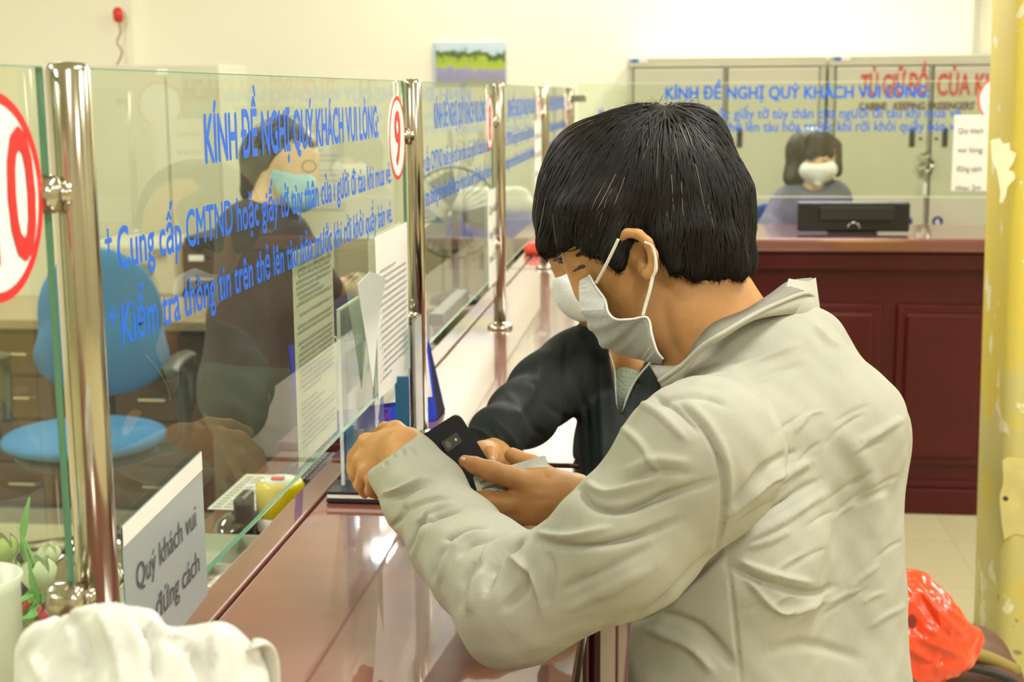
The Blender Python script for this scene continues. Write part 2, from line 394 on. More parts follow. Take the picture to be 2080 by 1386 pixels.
def patch_on(plane_y, poly, m, name, parent, t=.0012):
    V = [tuple(on(1, x, y, plane_y)) for x, y in poly]; n_ = len(V); W = V+[(a, b_-t, c) for a, b_, c in V]
    F_ = [tuple(range(n_, 2*n_))]+[(i,(i+1)%n_,(i+1)%n_+n_,i+n_) for i in range(n_)]
    return mk(name, W, F_, m, parent)
flake = mat('bare_plaster', (.84,.80,.56), .8, var=.05)
patch_on(3.299, [(2012,285),(2030,280),(2038,292),(2050,290),(2052,305),(2064,312),(2058,330),(2048,345),(2060,350),(2062,362),(2046,380),(2042,400),(2036,412),(2030,412),(2032,392),(2028,365),(2024,345),(2014,325)], flake, 'paint_flake', pcol)
patch_on(3.299, [(2036,935),(2050,928),(2079,931),(2120,926),(2120,1080),(2090,1092),(2062,1084),(2040,1096),(2034,1060),(2030,1010),(2038,980)], mat('old_paper_trace', (.66,.58,.22), .8, var=.1, vs=20), 'paper_trace', pcol)
for (a, b_) in ((2043,1013),):
    patch_on(3.297, [(a-6,b_-2),(a,b_-5),(a+6,b_),(a+2,b_+5),(a-4,b_+3)], mat('dark_scuff', (.05,.04,.03), .8), 'scuff_mark', pcol)

# ================================================================ COUNTERS
lac = mat('lacquer_top', (.19,.055,.035), .3, coat=1., coat_r=.035, var=.12, vs=3, bump=.012, bs=22, stretch=(1,6,1))
lacd = mat('lacquer_front', (.075,.004,.007), .4, spec=.3, coat=.12, coat_r=.2, var=.12, vs=5)
darkgap = mat('dark_groove', (.03,.008,.008), .6)
def counter_unit(name, label, y0, y1, xl, xr):
    t = thing(name, label, 'counter', ((xl+xr)/2, (y0+y1)/2, 0), 'ticket counter units in the row')
    MB().box((-.462+.0025,y0,1.015), (xr,y1-.002,1.05), .003).build('counter_top', lac, t)
    MB().box((xl,y0,1.015), (-.462-.0025,y1-.002,1.05), .003).build('rear_ledge', lac, t)
    MB().box((-.47,y0,1.0), (-.455,y1,1.04)).build('groove', darkgap, t)
    MB().box((xl+.03,y0+.004,0), (xr-.05,y1-.004,1.014), .004).build('cabinet_body', lacd, t)
    m = MB(); k = max(1, round((y1-y0)/.7)); s_ = (y1-y0)/k
    for i in range(k):
        m.box((xr-.052,y0+i*s_+.08,.2), (xr-.034,y0+(i+1)*s_-.08,.86), .008)
    m.build('raised_panel', lacd, t)
    MB().box((xr-.052,y0+.004,.02), (xr-.03,y1-.004,.11), .006).build('plinth', lacd, t)
counter_unit('ticket_counter', 'dark red lacquered ticket counter unit nearest, under the grey-jacketed man\'s elbow', -.6, 1.975, -.5, -.085)
counter_unit('ticket_counter', 'glossy red ticket counter unit in the middle, with the round post flanges', 1.995, 4.30, -.5, -.07)
counter_unit('ticket_counter', 'far red ticket counter unit joining the back counter', 4.31, 5.25, -.5, -.07)
# back counter
t = thing('back_counter', 'long dark red counter with raised panels across the back of the hall', 'counter', (1.2,5.5,0))
MB().box((-.6,5.253,1.0), (3.6,5.85,1.05), .012).build('counter_top', mat('lacquer_top_dark', (.15,.018,.02), .3, coat=1., coat_r=.06, var=.1, vs=3), t)
MB().box((-.58,5.29,.93), (3.58,5.33,1.0), .012).build('top_moulding', lacd, t)
MB().box((-.6,5.34,0), (3.6,5.80,1.0)).build('cabinet_body', lacd, t)
MB().box((-.6,5.32,0), (3.6,5.345,.10), .006).build('plinth', lacd, t)
MB().box((-.6,5.33,.10), (3.6,5.342,.13), .005).build('plinth_moulding', lacd, t)
for i in range(8):
    x0 = .035+i*.395-.395
    m = MB(); m.box((x0,5.325,.19), (x0+.34,5.345,.80), .006); m.box((x0+.03,5.312,.22), (x0+.31,5.335,.77), .012)
    m.build('raised_panel', lacd, t)

# glass screen ---------------------------------------------------
steel = mat('brushed_steel', (.50,.46,.37), .16, metal=1.)
glassm = glass_mat('screen_glass', (.93,.97,.90), .018)
edgem = mat('glass_edge', (.10,.30,.24), .2, spec=.6)
blue = mat('blue_lettering', (.008,.13,.70), .5)
red = mat('red_lettering', (.80,.03,.03), .45); white = mat('sign_white', (.87,.87,.84), .5)
XP, XG = -.39, -.402; ZT, ZB = 1.598, 1.171; RP = .0142
posts = [on(0,138,165,XP)[1], on(0,838,170,XP)[1], on(0,1012,172,XP)[1], 4.315, 5.40]
posts = [-.30]+posts
plab = ['off to the left of the view','nearest, left of the big blue letters','beside the number 9 disc','beside the number 8 disc, standing on a round flange','fourth, second from the back corner','at the back corner where the screens meet']
for i, y in enumerate(posts):
    t = thing('screen_post', f'polished steel screen post {plab[i]}', 'post', (XP,y,1.05), 'steel posts of the glass screen')
    MB().lathe((XP,y,0), [(0,1.055),(RP,1.055),(RP,ZT-.002),(RP*.8,ZT+.003),(0,ZT+.004)], 36).build('post_tube', steel, t, True)
    MB().lathe((XP,y,1.05), [(0,0),(.029,0),(.029,.006),(.024,.011),(RP+.002,.014),(RP,.016)], 36).build('base_flange', steel, t, True)
    for z in (1.518, 1.245):
        for s_ in (-1, 1):
            if i == 0 and s_ < 0: continue
            if i == 5 and s_ > 0: continue
            m = MB(); m.lathe((XG-.006, y+s_*.021, z), [(0,-.006),(.011,-.006),(.0125,-.003),(.0125,.013),(.010,.017),(0,.018)], 20, 'x')
            m.box((XP-.008, min(y, y+s_*.02), z-.006), (XP+.004, max(y, y+s_*.02), z+.006)); m.build('glass_clamp', steel, t, True)
def numsign(par, txt, yc, zc, ry, rz):
    x = XG+.003; m = MB(); m.lathe((x,yc,zc), [(0,.0),(1,.0),(1,.0012),(.0,.0012)], 64, 'x', ry, rz); o = m.build('number_disc', white, par)
    m = MB(); V=[];F_=[]
    for rr in (1.0, .9):
        for k in range(64):
            a = 2*math.pi*k/64; V.append((x+.0016, yc+ry*rr*math.cos(a), zc+rz*rr*math.sin(a)))
    F_ = [(k,(k+1)%64,64+(k+1)%64,64+k) for k in range(64)]; mk('red_ring', V, F_, red, o)
    m = MB(); wd = .060 if len(txt) > 1 else ry*.68
    text(m, txt, (x+.0018, (yc-wd/2 if len(txt) == 1 else .7925), zc-rz*.62), (0,1,0), (0,0,1), wd, rz*1.24, .02); m.build('number', red, o)
nums = ['10','9','8','7','6']
glab = ['cut off by the left edge','nearest complete one','between the 9 post and the 8 post','between the third and fourth posts','narrow far, last before the corner']
for i in range(5):
    y0, y1 = posts[i]+.016, posts[i+1]-.016
    t = thing('glass_screen', f'clear glass counter screen {glab[i]}, with blue lettering', 'glass screen', (XG,(y0+y1)/2,ZB), 'glass screens along the counter')
    MB().box((XG-.0025,y0,ZB), (XG+.0025,y1,ZT)).build('glass_pane', glassm, t)
    m = MB(); e = .0006
    m.box((XG-.0025,y0,ZT+.0002), (XG+.0025,y1,ZT+.0002+e)); m.box((XG-.0025,y0,ZB-.0002-e), (XG+.0025,y1,ZB-.0002))
    m.box((XG-.0025,y0-e,ZB), (XG+.0025,y0-.0001,ZT)); m.box((XG-.0025,y1+.0001,ZB), (XG+.0025,y1+e,ZT)); m.build('glass_edge', edgem, t)
    L = y1-y0; U = (0,1,0); Z = (0,0,1); x = XG+.0030
    if i == 1:   a1,b1,a2,b2 = 1.19,1.915,.985,1.995
    elif i == 2: a1,b1,a2,b2 = 2.372,3.035,2.20,3.12
    elif i == 0: a1,b1,a2,b2 = y0+.25,y1-.16,y0+.05,y1-.15
    else:        a1,b1,a2,b2 = y0+.22*L,y1-.16*L,y0+.06*L,y1-.08*L
    m = MB(); text(m, L1, (x,a1,1.523), U, Z, b1-a1, .040, .034); m.build('heading_lettering', blue, t)
    m = MB(); text(m, '+', (x,a2-.022,1.466), U, Z, .012, .024, .02); text(m, (L2x if i == 1 else L2), (x,a2,1.456), U, Z, b2-a2, .030, .020)
    text(m, '+', (x,a2-.022,1.412), U, Z, .012, .024, .02); text(m, L3, (x,a2,1.400), U, Z, b2-a2, .030, .020); m.build('line_lettering', blue, t)
    if i == 0: numsign(t, nums[i], .8025, 1.521, .0625, .0625)
    elif i == 1: numsign(t, nums[i], 2.042, 1.517, .060, .060)
    else: numsign(t, nums[i], y1-.075, 1.517, .060, .060)
# back glass screen
YG = 5.38; xp2 = 1.30
for x, lb in ((xp2,'behind the yellow pillar on the back counter'), (2.6,'on the back counter beyond the pillar')):
    t = thing('screen_post', f'steel screen post {lb}', 'post', (x,YG,1.05))
    MB().lathe((x,YG,0), [(0,1.055),(RP,1.055),(RP,ZT),(0,ZT+.003)], 24).build('post_tube', steel, t, True)
    MB().lathe((x,YG,1.05), [(0,0),(.029,0),(.029,.006),(RP,.016)], 24).build('base_flange', steel, t, True)
for (x0, x1, lb, full) in ((-.36, xp2-.02, 'behind the men, over the back counter', 1), (xp2+.02, 2.58, 'on the back counter beyond the pillar', 0)):
    t = thing('glass_screen', f'wide clear glass screen {lb}', 'glass screen', ((x0+x1)/2,YG,1.194))
    MB().box((x0,YG-.004,1.194), (x1,YG+.004,1.61)).build('glass_pane', glassm, t)
    m = MB(); m.box((x0,YG-.004,1.6102), (x1,YG+.004,1.612)); m.box((x0,YG-.0045,1.1915), (x1,YG+.0045,1.1938)); m.build('glass_edge', mat('pale_glass_edge', (.75,.78,.62), .2), t)
    m = MB(); m.box((x0-.03,YG-.012,1.545), (x0+.03,YG+.012,1.57), .003); m.build('glass_clamp', steel, t)
    if full:
        y = YG-.0048; U = (1,0,0); Z = (0,0,1)
        m = MB(); text(m, L1, (-.035,y,1.553), U, Z, .952, .043, .034); m.build('heading_lettering', blue, t)
        m = MB(); text(m, '* '+L2, (-.285,y,1.481), U, Z, 1.325, .036, .014); text(m, '* '+L3, (-.285,y,1.433), U, Z, 1.325, .036, .014); m.build('line_lettering', blue, t)
        m = MB(); m.lathe((1.175,y,1.545), [(0,0),(.088,0),(.088,-.001),(0,-.001)], 48, 'y'); o = m.build('number_disc', white, t)
        V = [(1.175+.088*r*math.cos(a), y-.0014, 1.545+.088*r*math.sin(a)) for r in (1,.92) for a in np.linspace(0,2*math.pi,49)[:-1]]
        mk('red_ring', V, [(k,48+k,48+(k+1)%48,(k+1)%48) for k in range(48)], red, o)

# notice sheets ---------------------------------------------------
paper = mat('paper', (.80,.79,.74), .7, bump=.05, bs=30); ink = mat('dark_ink', (.06,.06,.07), .7); faint = mat('faded_ink', (.30,.30,.31), .7)
def sheet(name, label, fn, w_, h_, m=paper, grp=None, nu=10, nv=14, wav=.003, seed=0):
    """fn(u,v) maps metres across / down the sheet to a point and gives its normal"""
    V = []; r = random.Random(seed); ph = r.random()*6
    for j in range(nv+1):
        for i in range(nu+1):
            u = i/nu*w_; v = j/nv*h_; V.append(fn(u, v, wav*math.sin(ph+u*31+v*17)*(v/h_)+.0006))
    V2 = [fn((i/nu)*w_, (j/nv)*h_, wav*math.sin(ph+i/nu*w_*31+j/nv*h_*17)*(j/nv)) for j in range(nv+1) for i in range(nu+1)]
    N = len(V); F_ = [(j*(nu+1)+i, j*(nu+1)+i+1, (j+1)*(nu+1)+i+1, (j+1)*(nu+1)+i) for j in range(nv) for i in range(nu)]
    F2 = F_+[tuple(N+q for q in f[::-1]) for f in F_]
    o = mk(name, V+V2, F2, m, None, True); return tag(o, label, 'notice', grp)
def lines(par, fn, w_, h_, n, top=.1, m=faint, seed=1, lh=.0045, wav=.003, nm='printed_lines', off=.0022):
    r = random.Random(seed); V=[];F_=[]
    for k in range(n):
        v = h_*(top+(1-top-.05)*k/n); u = w_*.08 + (w_*.05 if r.random() < .3 else 0); end = w_*(.93 if r.random() < .7 else r.uniform(.35,.8))
        if r.random() < .12: continue
        while u < end:
            l = r.uniform(.004,.015); 
            q = [fn(a, b_, off+wav*.0) for a, b_ in ((u,v),(min(u+l,end),v),(min(u+l,end),v+lh*.55),(u,v+lh*.55))]
            s_ = len(V); V += q; F_.append((s_,s_+1,s_+2,s_+3)); u += l+.0025
    return mk(nm, V, F_, m, par)
def paper_text(par, fn, w_, rows, cap, m=ink, off=.0015, bold=0.):
    for (s_, u0, v0, wid) in rows:
        V, Fs = text_geo(s_, 0); x0, x1 = V[:,0].min(), V[:,0].max(); sx = wid/(x1-x0); sy = cap/CAPH['H']
        mk('printed_words', [fn(u0+(a-x0)*sx, v0-b_*sy, off+c_*.00002) for a, b_, c_ in V], Fs, m, par)
# sheets on the staff side and customer side of pane 9
def onpane(y0, z0, x, lean=0., slope=0.):
    return lambda u, v, d=0.: (x+d, y0+u+lean*v, z0-v+slope*u)
f = onpane(1.491,1.412,XG-.0075); o = sheet('notice_sheet', 'long printed notice hanging behind the number 9 glass, in front of the calendar', f, .182, .240, mat('backlit_notice_paper', (.56,.55,.47), .8), wav=.0, seed=1); lines(o, f, .182, .238, 34, .06, wav=0)  # paper colour darkened to paint in the shade of a backlit sheet
f = onpane(1.853,1.392,XG+.0068,.03); o = sheet('notice_sheet', 'printed notice with peeling tape on the number 9 glass, touching its post', f, .232, .222, wav=.0015, seed=4)
lines(o, f, .225, .215, 17, .22, seed=6, off=.0028, lh=.004)
sh10 = ['Quý khách vui','lòng đứng cách','nhau 2m']
def notice_sheet(label, f, w_, h_, cap, x=0., rows=None, bold=.01):
    o = sheet('notice_sheet', label, f, w_, h_, wav=.0008)
    for k, s_ in enumerate(rows or sh10): paper_text(o, f, w_, [(s_, w_*.08, h_*(.24+.25*k), w_*(.40+.44*(len(s_)/14 if len(s_) > 9 else .1)))], cap, off=.0022, bold=bold)
    tp = MB()
    return o
o_ = bpy.data.objects['notice_sheet.001']; fl_ = [tuple(on(0,a,b,XG+.0105)) for a,b in ((726,578),(752,552),(766,556),(784,568),(776,610),(768,660),(758,790),(746,700),(736,640))]
mk('folded_flap', fl_+[(x-.0008,y,z) for x,y,z in fl_], [tuple(range(9)),tuple(range(9,18))[::-1]]+[(i,(i+1)%9,9+(i+1)%9,9+i) for i in range(9)], mat('flap_film', (.66,.72,.66), .3, coat=.5), o_)
tm = mat('clear_plastic_sleeve', (.62,.66,.62), .2, spec=.7, coat=.8)
grey_paper = mat('sleeved_paper', (.33,.37,.37), .3, coat=.5)
f = onpane(.955,1.272,XG+.0058,0,.06); o = sheet('notice_sheet', 'laminated distancing notice taped low on glass just right of the nearest post', f, .180, .128, grey_paper, wav=0)
paper_text(o, f, .178, [('Quý khách vui',.022,.058,.135),('lòng đứng cách',.010,.098,.15)], .019, ink, .0016)
m = MB(); m.add([f(0,.0,.0016), f(.178,0,.0016), f(.178,.016,.0016), f(0,.016,.0016)], [(0,1,2,3)]); m.build('tape', mat('torn_tape', (.80,.80,.74), .3), o)
f = onpane(3.02,1.372,XG+.006,0,.004); notice_sheet('white distancing notice curling beside the number 8 post', f, .235, .21, .018)
f = onpane(4.06,1.50,XG+.006,0,.004); notice_sheet('narrow white notice on the last glass before the corner, seen edge on', f, .2, .21, .018)
fb = lambda u, v, d=0.: (1.008+u, YG-.006-d, 1.490-v); notice_sheet('white distancing notice on the back glass beside the yellow pillar', fb, .20, .275, .019, rows=['Qúy khách','vui lòng','đứng cách','nhau 2m'])
# ================================================================ BACKGROUND (behind the screens)
lk = mat('locker_grey_enamel', (.60,.585,.45), .45, var=.03, vs=4); lkd = mat('locker_gap', (.10,.09,.06), .6); blackp = mat('black_plastic', (.010,.010,.012), .4)
chrome = mat('chrome', (.7,.68,.6), .12, metal=1.)
def locker(x0, x1, label, nums_, tag_no):
    t = thing('locker_cabinet', label, 'locker', ((x0+x1)/2,7.3,0), 'grey steel lockers at the back')
    MB().box((x0,7.115,0), (x1,7.48,1.745), .004).build('locker_body', lk, t)
    MB().box((x0+.003,7.105,1.70), (x1-.003,7.116,1.742)).build('top_rail', lk, t)
    xm = (x0+x1)/2
    for k, (a, b_) in enumerate(((x0+.035, xm-.012), (xm+.012, x1-.035))):
        for j, (z0, z1) in enumerate(((.90,1.69), (.08,.87))):
            MB().box((a-.006,7.107,z0-.006), (b_+.006,7.116,z1+.006)).build('door_gap', lkd, t)
            d = MB().box((a,7.09,z0), (b_,7.108,z1), .003).build('locker_door', lk, t)
            hx = b_-.075 if k == 0 else a+.055
            MB().box((hx-.008,7.084,z0+.41), (hx+.018,7.0895,z0+.50), .002).build('handle_recess', blackp, d)
            sx = hx+(.045 if k == 0 else -.035)
            m = MB(); m.lathe((sx,7.0895,z0+.45), [(0,-.006),(.007,-.006),(.008,0),(0,0)], 12, 'y'); m.build('keyhole', blackp, d)
            if j == 0:
                cx = xm-.09 if k == 0 else xm+.055
                if nums_:
                    m = MB(); m.lathe((cx,7.0895,.95), [(0,-.002),(.026,-.002),(.026,0),(0,0)], 28, 'y'); q = m.build('number_dot', mat('navy_sticker',(.03,.03,.20),.5), d)
                    m = MB(); text(m, nums_[k], (cx-.010,7.087,.938), (1,0,0), (0,0,1), .02, .026, .03); m.build('number', white, q)
    m = MB(); m.box((x0+.02,7.103,1.722), (x0+.055,7.1045,1.739)); m.build('blue_label', mat('blue_label',(.05,.22,.6),.5), t)
    m = MB(); m.box((x0+.058,7.103,1.722), (x0+.10,7.1045,1.739)); m.build('white_label', white, t)
    return t
l1 = locker(-.236,.722,'grey two-door steel locker cabinet left, behind the seated clerk', None, 0)
l2 = locker(.736,1.70,'grey steel locker cabinet right, with big red writing and doors numbered 5 and 6', ('5','6'), 1)
m = MB(); text(m, 'TỦ GIỮ ĐỒ', (.888,7.086,1.556), (1,0,0), (0,0,1), .31, .098, .03); text(m, 'CỦA KHÁCH', (1.245,7.086,1.556), (1,0,0), (0,0,1), .42, .098, .03); m.build('red_writing', mat('faded_red_lettering', (.62,.07,.045), .5), l2)
m = MB(); text(m, "CABINE   KEEPING PASSENGERS'", (.882,7.086,1.488), (1,0,0), (0,0,1), .54, .034, .03); m.build('small_writing', mat('brown_lettering',(.13,.04,.04),.5), l2)
# keys hanging at the locker doors
def keys(x, z, label, tagm):
    t = thing('key_bunch', label, 'keys', (x,7.08,z)); r = random.Random(int(x*100))
    m = MB()
    for k in range(7):
        cx = x+r.uniform(-.03,.03); cz = z-r.uniform(0,.09); m.lathe((cx,7.070,cz), [(.006,-.004),(.013,-.005),(.015,0),(.013,.005),(.006,.004)], 12, 'y')
        m.box((cx-.003,7.068,cz-.05), (cx+.003,7.071,cz-.012))
    m.build('keys', chrome, t)
    m = MB()
    for k in range(3): m.box((x-.03+k*.02,7.074,z-.12+k*.02), (x-.008+k*.02,7.080,z-.08+k*.02), .003)
    m.build('padlock', blackp, t)
    MB().box((x-.012,7.064,z-.21), (x+.006,7.067,z-.15)).build('key_tag', tagm, t)
keys(1.205,1.29,'bunch of keys and white tag hanging between locker doors 5 and 6', white)
keys(.235,1.34,'bunch of keys with a white tag hanging on the left locker', white)
# picture and red bell on the back wall
t = thing('wall_calendar', 'small landscape picture hanging high on the back wall left of centre', 'picture', (-1.07,7.49,1.64))
MB().box((-1.262,7.485,1.62), (-.878,7.495,1.842), .002).build('backing', mat('picture_edge',(.55,.62,.72),.5), t)
pic = bpy.data.materials.new('landscape_print'); pic.use_nodes = True; nt = pic.node_tree; b = nt.nodes['Principled BSDF']; b.inputs['Roughness'].default_value = .4
tc = _n(nt,'ShaderNodeTexCoord'); sp = _n(nt,'ShaderNodeSeparateXYZ'); nt.links.new(tc.outputs['Object'], sp.inputs[0])
nz = _n(nt,'ShaderNodeTexNoise'); nz.inputs['Scale'].default_value = 22; nz.inputs['Detail'].default_value = 5; nt.links.new(tc.outputs['Object'], nz.inputs[0])
mu = _n(nt,'ShaderNodeMath', operation='MULTIPLY_ADD'); nt.links.new(nz.outputs[0], mu.inputs[0]); mu.inputs[1].default_value = .11; nt.links.new(sp.outputs[2], mu.inputs[2])
mr = _n(nt,'ShaderNodeMapRange'); mr.inputs[1].default_value = 1.68; mr.inputs[2].default_value = 1.88; nt.links.new(mu.outputs[0], mr.inputs[0])
cr = _n(nt,'ShaderNodeValToRGB'); e = cr.color_ramp.elements
cols = [(0,(.35,.36,.16)),(.14,(.30,.30,.42)),(.38,(.34,.33,.55)),(.46,(.45,.55,.06)),(.62,(.38,.50,.05)),(.70,(.06,.13,.03)),(.80,(.12,.2,.06)),(.86,(.55,.68,.80)),(1,(.62,.75,.85))]
e[0].position = 0; e[0].color = (*cols[0][1],1); e[1].position = 1; e[1].color = (*cols[-1][1],1)
for p_, c_ in cols[1:-1]: q = e.new(p_); q.color = (*c_,1)
nt.links.new(mr.outputs[0], cr.inputs[0]); nt.links.new(cr.outputs[0], b.inputs['Base Color'])
MB().box((-1.245,7.482,1.625), (-.88,7.4845,1.832)).build('print', pic, t)
t = thing('fire_alarm', 'red alarm lamp hanging by its cable high on the back wall', 'alarm', (-2.98,7.35,2.0)); q = on(1,240,30,7.3); q2 = on(1,238,132,7.3)
MB().lathe(tuple(q), [(0,-.04),(.018,-.038),(.026,-.02),(.028,.015),(.018,.035),(0,.04)], 20).build('lamp_dome', mat('alarm_red',(.65,.03,.02),.3), t, True)
MB().tube(smooth_path([q-np.array([0,0,.04]), q+np.array([.008,0,-.09]), q+np.array([-.014,0,-.14]), q+np.array([.01,0,-.19]), q2]), .0045).build('cable', mat('brown_cable',(.35,.22,.12),.5), t, True)
MB().box((q[0]-.012,7.31,q[2]-.015), (q[0]+.012,7.38,q[2]+.015)).build('bracket', chrome, t)
struct('trim_2', MB().box((1.47,7.46,1.75), (1.5,7.5,ZC)), mat('conduit_grey',(.55,.54,.45),.5))
# steel cabinet at left
def steel_cab(name, label, x0, x1, y0, y1, h, m=lk):
    t = thing(name, label, 'cabinet', ((x0+x1)/2,(y0+y1)/2,0))
    MB().box((x0,y0,0), (x1,y1,h), .005).build('cabinet_body', m, t)
    xm = x0+(x1-x0)*.62
    for a, b_ in ((x0+.01, xm-.004), (xm+.004, x1-.01)):
        d = MB().box((a,y0-.014,.06), (b_,y0-.001,h-.06), .003).build('cabinet_door', m, t)
        MB().box((b_-.03,y0-.026,h*.5-.06), (b_-.018,y0-.013,h*.5+.06), .003).build('door_handle', chrome, d)
    MB().box((x0+(x1-x0)*.55,y0-.003,h-.045), (x0+(x1-x0)*.63,y0-.0012,h-.02)).build('label_plate', white, t)
steel_cab('steel_cabinet', 'tall grey steel cabinet at the left against the back wall', -2.76, -2.10, 6.5, 6.95, 1.72)
# low cabinet with blue box and white sack
t = thing('low_cabinet', 'low grey cabinet by the back wall under the blue box', 'cabinet', (-.8,6.2,0))
MB().box((-1.45,5.95,0), (-.5,6.5,.975), .006).build('cabinet_body', mat('greenish_enamel',(.33,.33,.25),.5), t)
for a in (-1.43,-.965): 
    d = MB().box((a,5.936,.05), (a+.455,5.949,.955), .003).build('cabinet_door', mat('tan_enamel',(.40,.37,.24),.5), t); MB().box((a+.4,5.925,.5), (a+.412,5.937,.6)).build('door_handle', chrome, d)
t = thing('blue_box', 'long blue cardboard box on the low cabinet holding a white pack', 'box', (-.78,6.1,.975))
MB().box((-.975,5.96,.976), (-.585,6.26,1.055), .003).build('box_body', mat('blue_card',(.02,.09,.62),.5), t)
V, Fq = skin([('c',np.array([-.90,6.10,1.124]),np.array([-.66,6.10,1.126]),.058,.055), ('c',np.array([-.92,6.06,1.098]),np.array([-.62,6.06,1.098]),.035,.035)], .008, .02)
V = V+normals(V,Fq)*(noise3(V,40)*.004)[:,None]; tag(mk('white_pack', V, Fq, mat('white_bag',(.78,.77,.68),.4,bump=.3,bs=20), None, True), 'crumpled white paper pack lying on the blue box', 'pack')
# back desk, printer, monitors
woodd = mat('dark_desk_wood', (.075,.030,.020), .4, var=.3, vs=6, stretch=(1,1,6)); deskt = mat('desk_top', (.30,.22,.13), .35, coat=.4)
t = thing('back_desk', 'dark wooden desk along the back with papers on it', 'desk', (-1.6,5.9,0))
MB().box((-2.6,5.55,.72), (-1.47,6.15,.755), .004).build('desk_top', deskt, t); MB().box((-2.58,5.58,0), (-1.49,5.62,.72)).build('front_panel', woodd, t)
for x in (-2.58,-1.53): MB().box((x,5.62,0), (x+.04,6.13,.72)).build('side_panel', woodd, t)
def box_thing(name, label, cat, a, b_, m, bev=.006, extra=None):
    t = thing(name, label, cat, ((a[0]+b_[0])/2,(a[1]+b_[1])/2,a[2])); MB().box(a,b_,bev).build('casing', m, t)
    if extra: extra(t)
    return t
beige = mat('beige_plastic',(.55,.52,.40),.5)
q = on(1,270,610,5.65); 
def pr(t):
    x=q[0]; MB().box((x-.17,5.60,.85),(x+.10,5.63,.9),.004).build('paper_slot', mat('printer_grey',(.25,.25,.2),.5), t); MB().box((x-.15,5.54,.80),(x+.09,5.66,.806)).build('paper_tray', beige, t)
    MB().box((x+.11,5.604,.93),(x+.16,5.62,.96)).build('button_panel', mat('printer_grey',(.25,.25,.2),.5), t)
box_thing('printer', 'beige office printer on the back desk left, behind the blue chair', 'printer', (q[0]-.2,5.62,.756), (q[0]+.2,6.0,.98), beige, .02, pr)
q2_ = on(1,408,600,5.7)
def pb(t): MB().box((q2_[0]-.045,5.698,.90),(q2_[0]+.02,5.70,.925)).build('label_plate', white, t); MB().box((q2_[0]-.055,5.697,.82),(q2_[0]+.055,5.70,.83)).build('drive_slot', chrome, t)
box_thing('computer_tower', 'black computer tower with a small white label on the back desk', 'computer', (q2_[0]-.065,5.702,.756), (q2_[0]+.065,6.1,1.0), mat('black_case',(.02,.02,.022),.4), .006, pb)
f = lambda u, v, d=0.: (-2.12+u, 7.49-d, 1.47-v); o = sheet('wall_notice', 'large white printed sheet on the back wall behind the standing clerk', f, .36, .5, wav=0); lines(o, f, .36, .5, 16, .1, lh=.01)
# left drawer cabinets
dw = mat('drawer_wood', (.065,.021,.012), .35, coat=.3, var=.25, vs=5, stretch=(1,1,5))
t = thing('drawer_desk', 'dark brown drawer desk behind the blue office chair', 'desk', (-2.4,5.0,0))
MB().box((-3.2,4.95,.05), (-1.62,5.5,.74), .004).build('desk_body', dw, t); MB().box((-3.25,4.90,.74), (-1.58,5.52,.775), .004).build('desk_top', deskt, t)
for i in range(3):
    for j in range(4):
        x0 = -3.18+i*.52; z0 = .07+j*.165; d = MB().box((x0,4.932,z0), (x0+.50,4.949,z0+.155), .004).build('drawer', dw, t)
        MB().tube([(x0+.19,4.932,z0+.08),(x0+.2,4.912,z0+.08),(x0+.30,4.912,z0+.08),(x0+.31,4.932,z0+.08)], .006).build('drawer_handle', chrome, d)
MB().box((-3.2,4.9,0), (-1.6,5.5,.05)).build('plinth', mat('grey_plinth',(.28,.26,.20),.5), t)
# office chair
bluef = mat('blue_fabric', (.045,.20,.42), .85, bump=.15, bs=250, var=.06, vs=5); arm = mat('grey_black_plastic', (.03,.033,.03), .4)
def office_chair(label, c, seatm, rz, name='office_chair', dz=0.):
    t = thing(name, label, 'chair', (c[0],c[1],0)); ca, sa = math.cos(rz), math.sin(rz)
    def L(x, y, z): return np.array([c[0]+x*ca-y*sa, c[1]+x*sa+y*ca, z])
    R = np.array([[ca,sa,0],[-sa,ca,0],[0,0,1.]])
    V, Fq = skin([w_e(L(0,0,.482),(.262,.245,.042),R), w_e(L(0,-.05,.480),(.25,.22,.04),R)], .008, .02); mk('seat', V, Fq, seatm, t, True)
    V, Fq = skin([w_e(L(0,.01,.425),(.235,.22,.042),R)], .01, .02); mk('seat_pan', V, Fq, arm, t, True)
    V, Fq = skin([w_e(L(0,.245,.84+dz),(.215,.040,.235+dz*.5),R), w_e(L(0,.235,.70+dz*.5),(.232,.042,.13),R)], .008, .05); mk('backrest', V, Fq, seatm, t, True)
    MB().tube(smooth_path([L(0,.2,.44),L(0,.29,.5),L(0,.30,.70)]), .022).build('back_bracket', arm, t, True)
    for s_ in (-1,1):
        MB().tube(smooth_path([L(s_*.22,.06,.42),L(s_*.31,.05,.46),L(s_*.315,.03,.66),L(s_*.31,-.04,.705),L(s_*.31,.12,.71),L(s_*.315,.19,.66),L(s_*.30,.12,.5)]), 0.022, 10).build('armrest', arm, t, True)
        MB().tube(smooth_path([L(s_*.31,-.12,.715),L(s_*.31,.0,.73),L(s_*.31,.17,.72)]), .03, 12, .5).build('arm_pad', arm, t, True)
    MB().tube([L(0,0,.10),L(0,0,.42)], .025).build('gas_column', blackp, t, True)
    for k in range(5):
        a = k*2*math.pi/5+.3; e1 = L(.28*math.cos(a),.28*math.sin(a),.075)
        MB().tube([L(0,0,.12),e1], [.028,.016]).build('base_leg', chrome, t, True)
        m = MB(); m.lathe((e1[0],e1[1],.031), [(0,-.018),(.024,-.018),(.03,-.008),(.03,.008),(.024,.018),(0,.018)], 16, 'x'); m.build('castor', blackp, t, True)
    return t
q = on(1,168,880,4.35); office_chair('blue fabric office chair with looped black armrests behind the nearest screens', (q[0]+.01,4.35), bluef, .12)
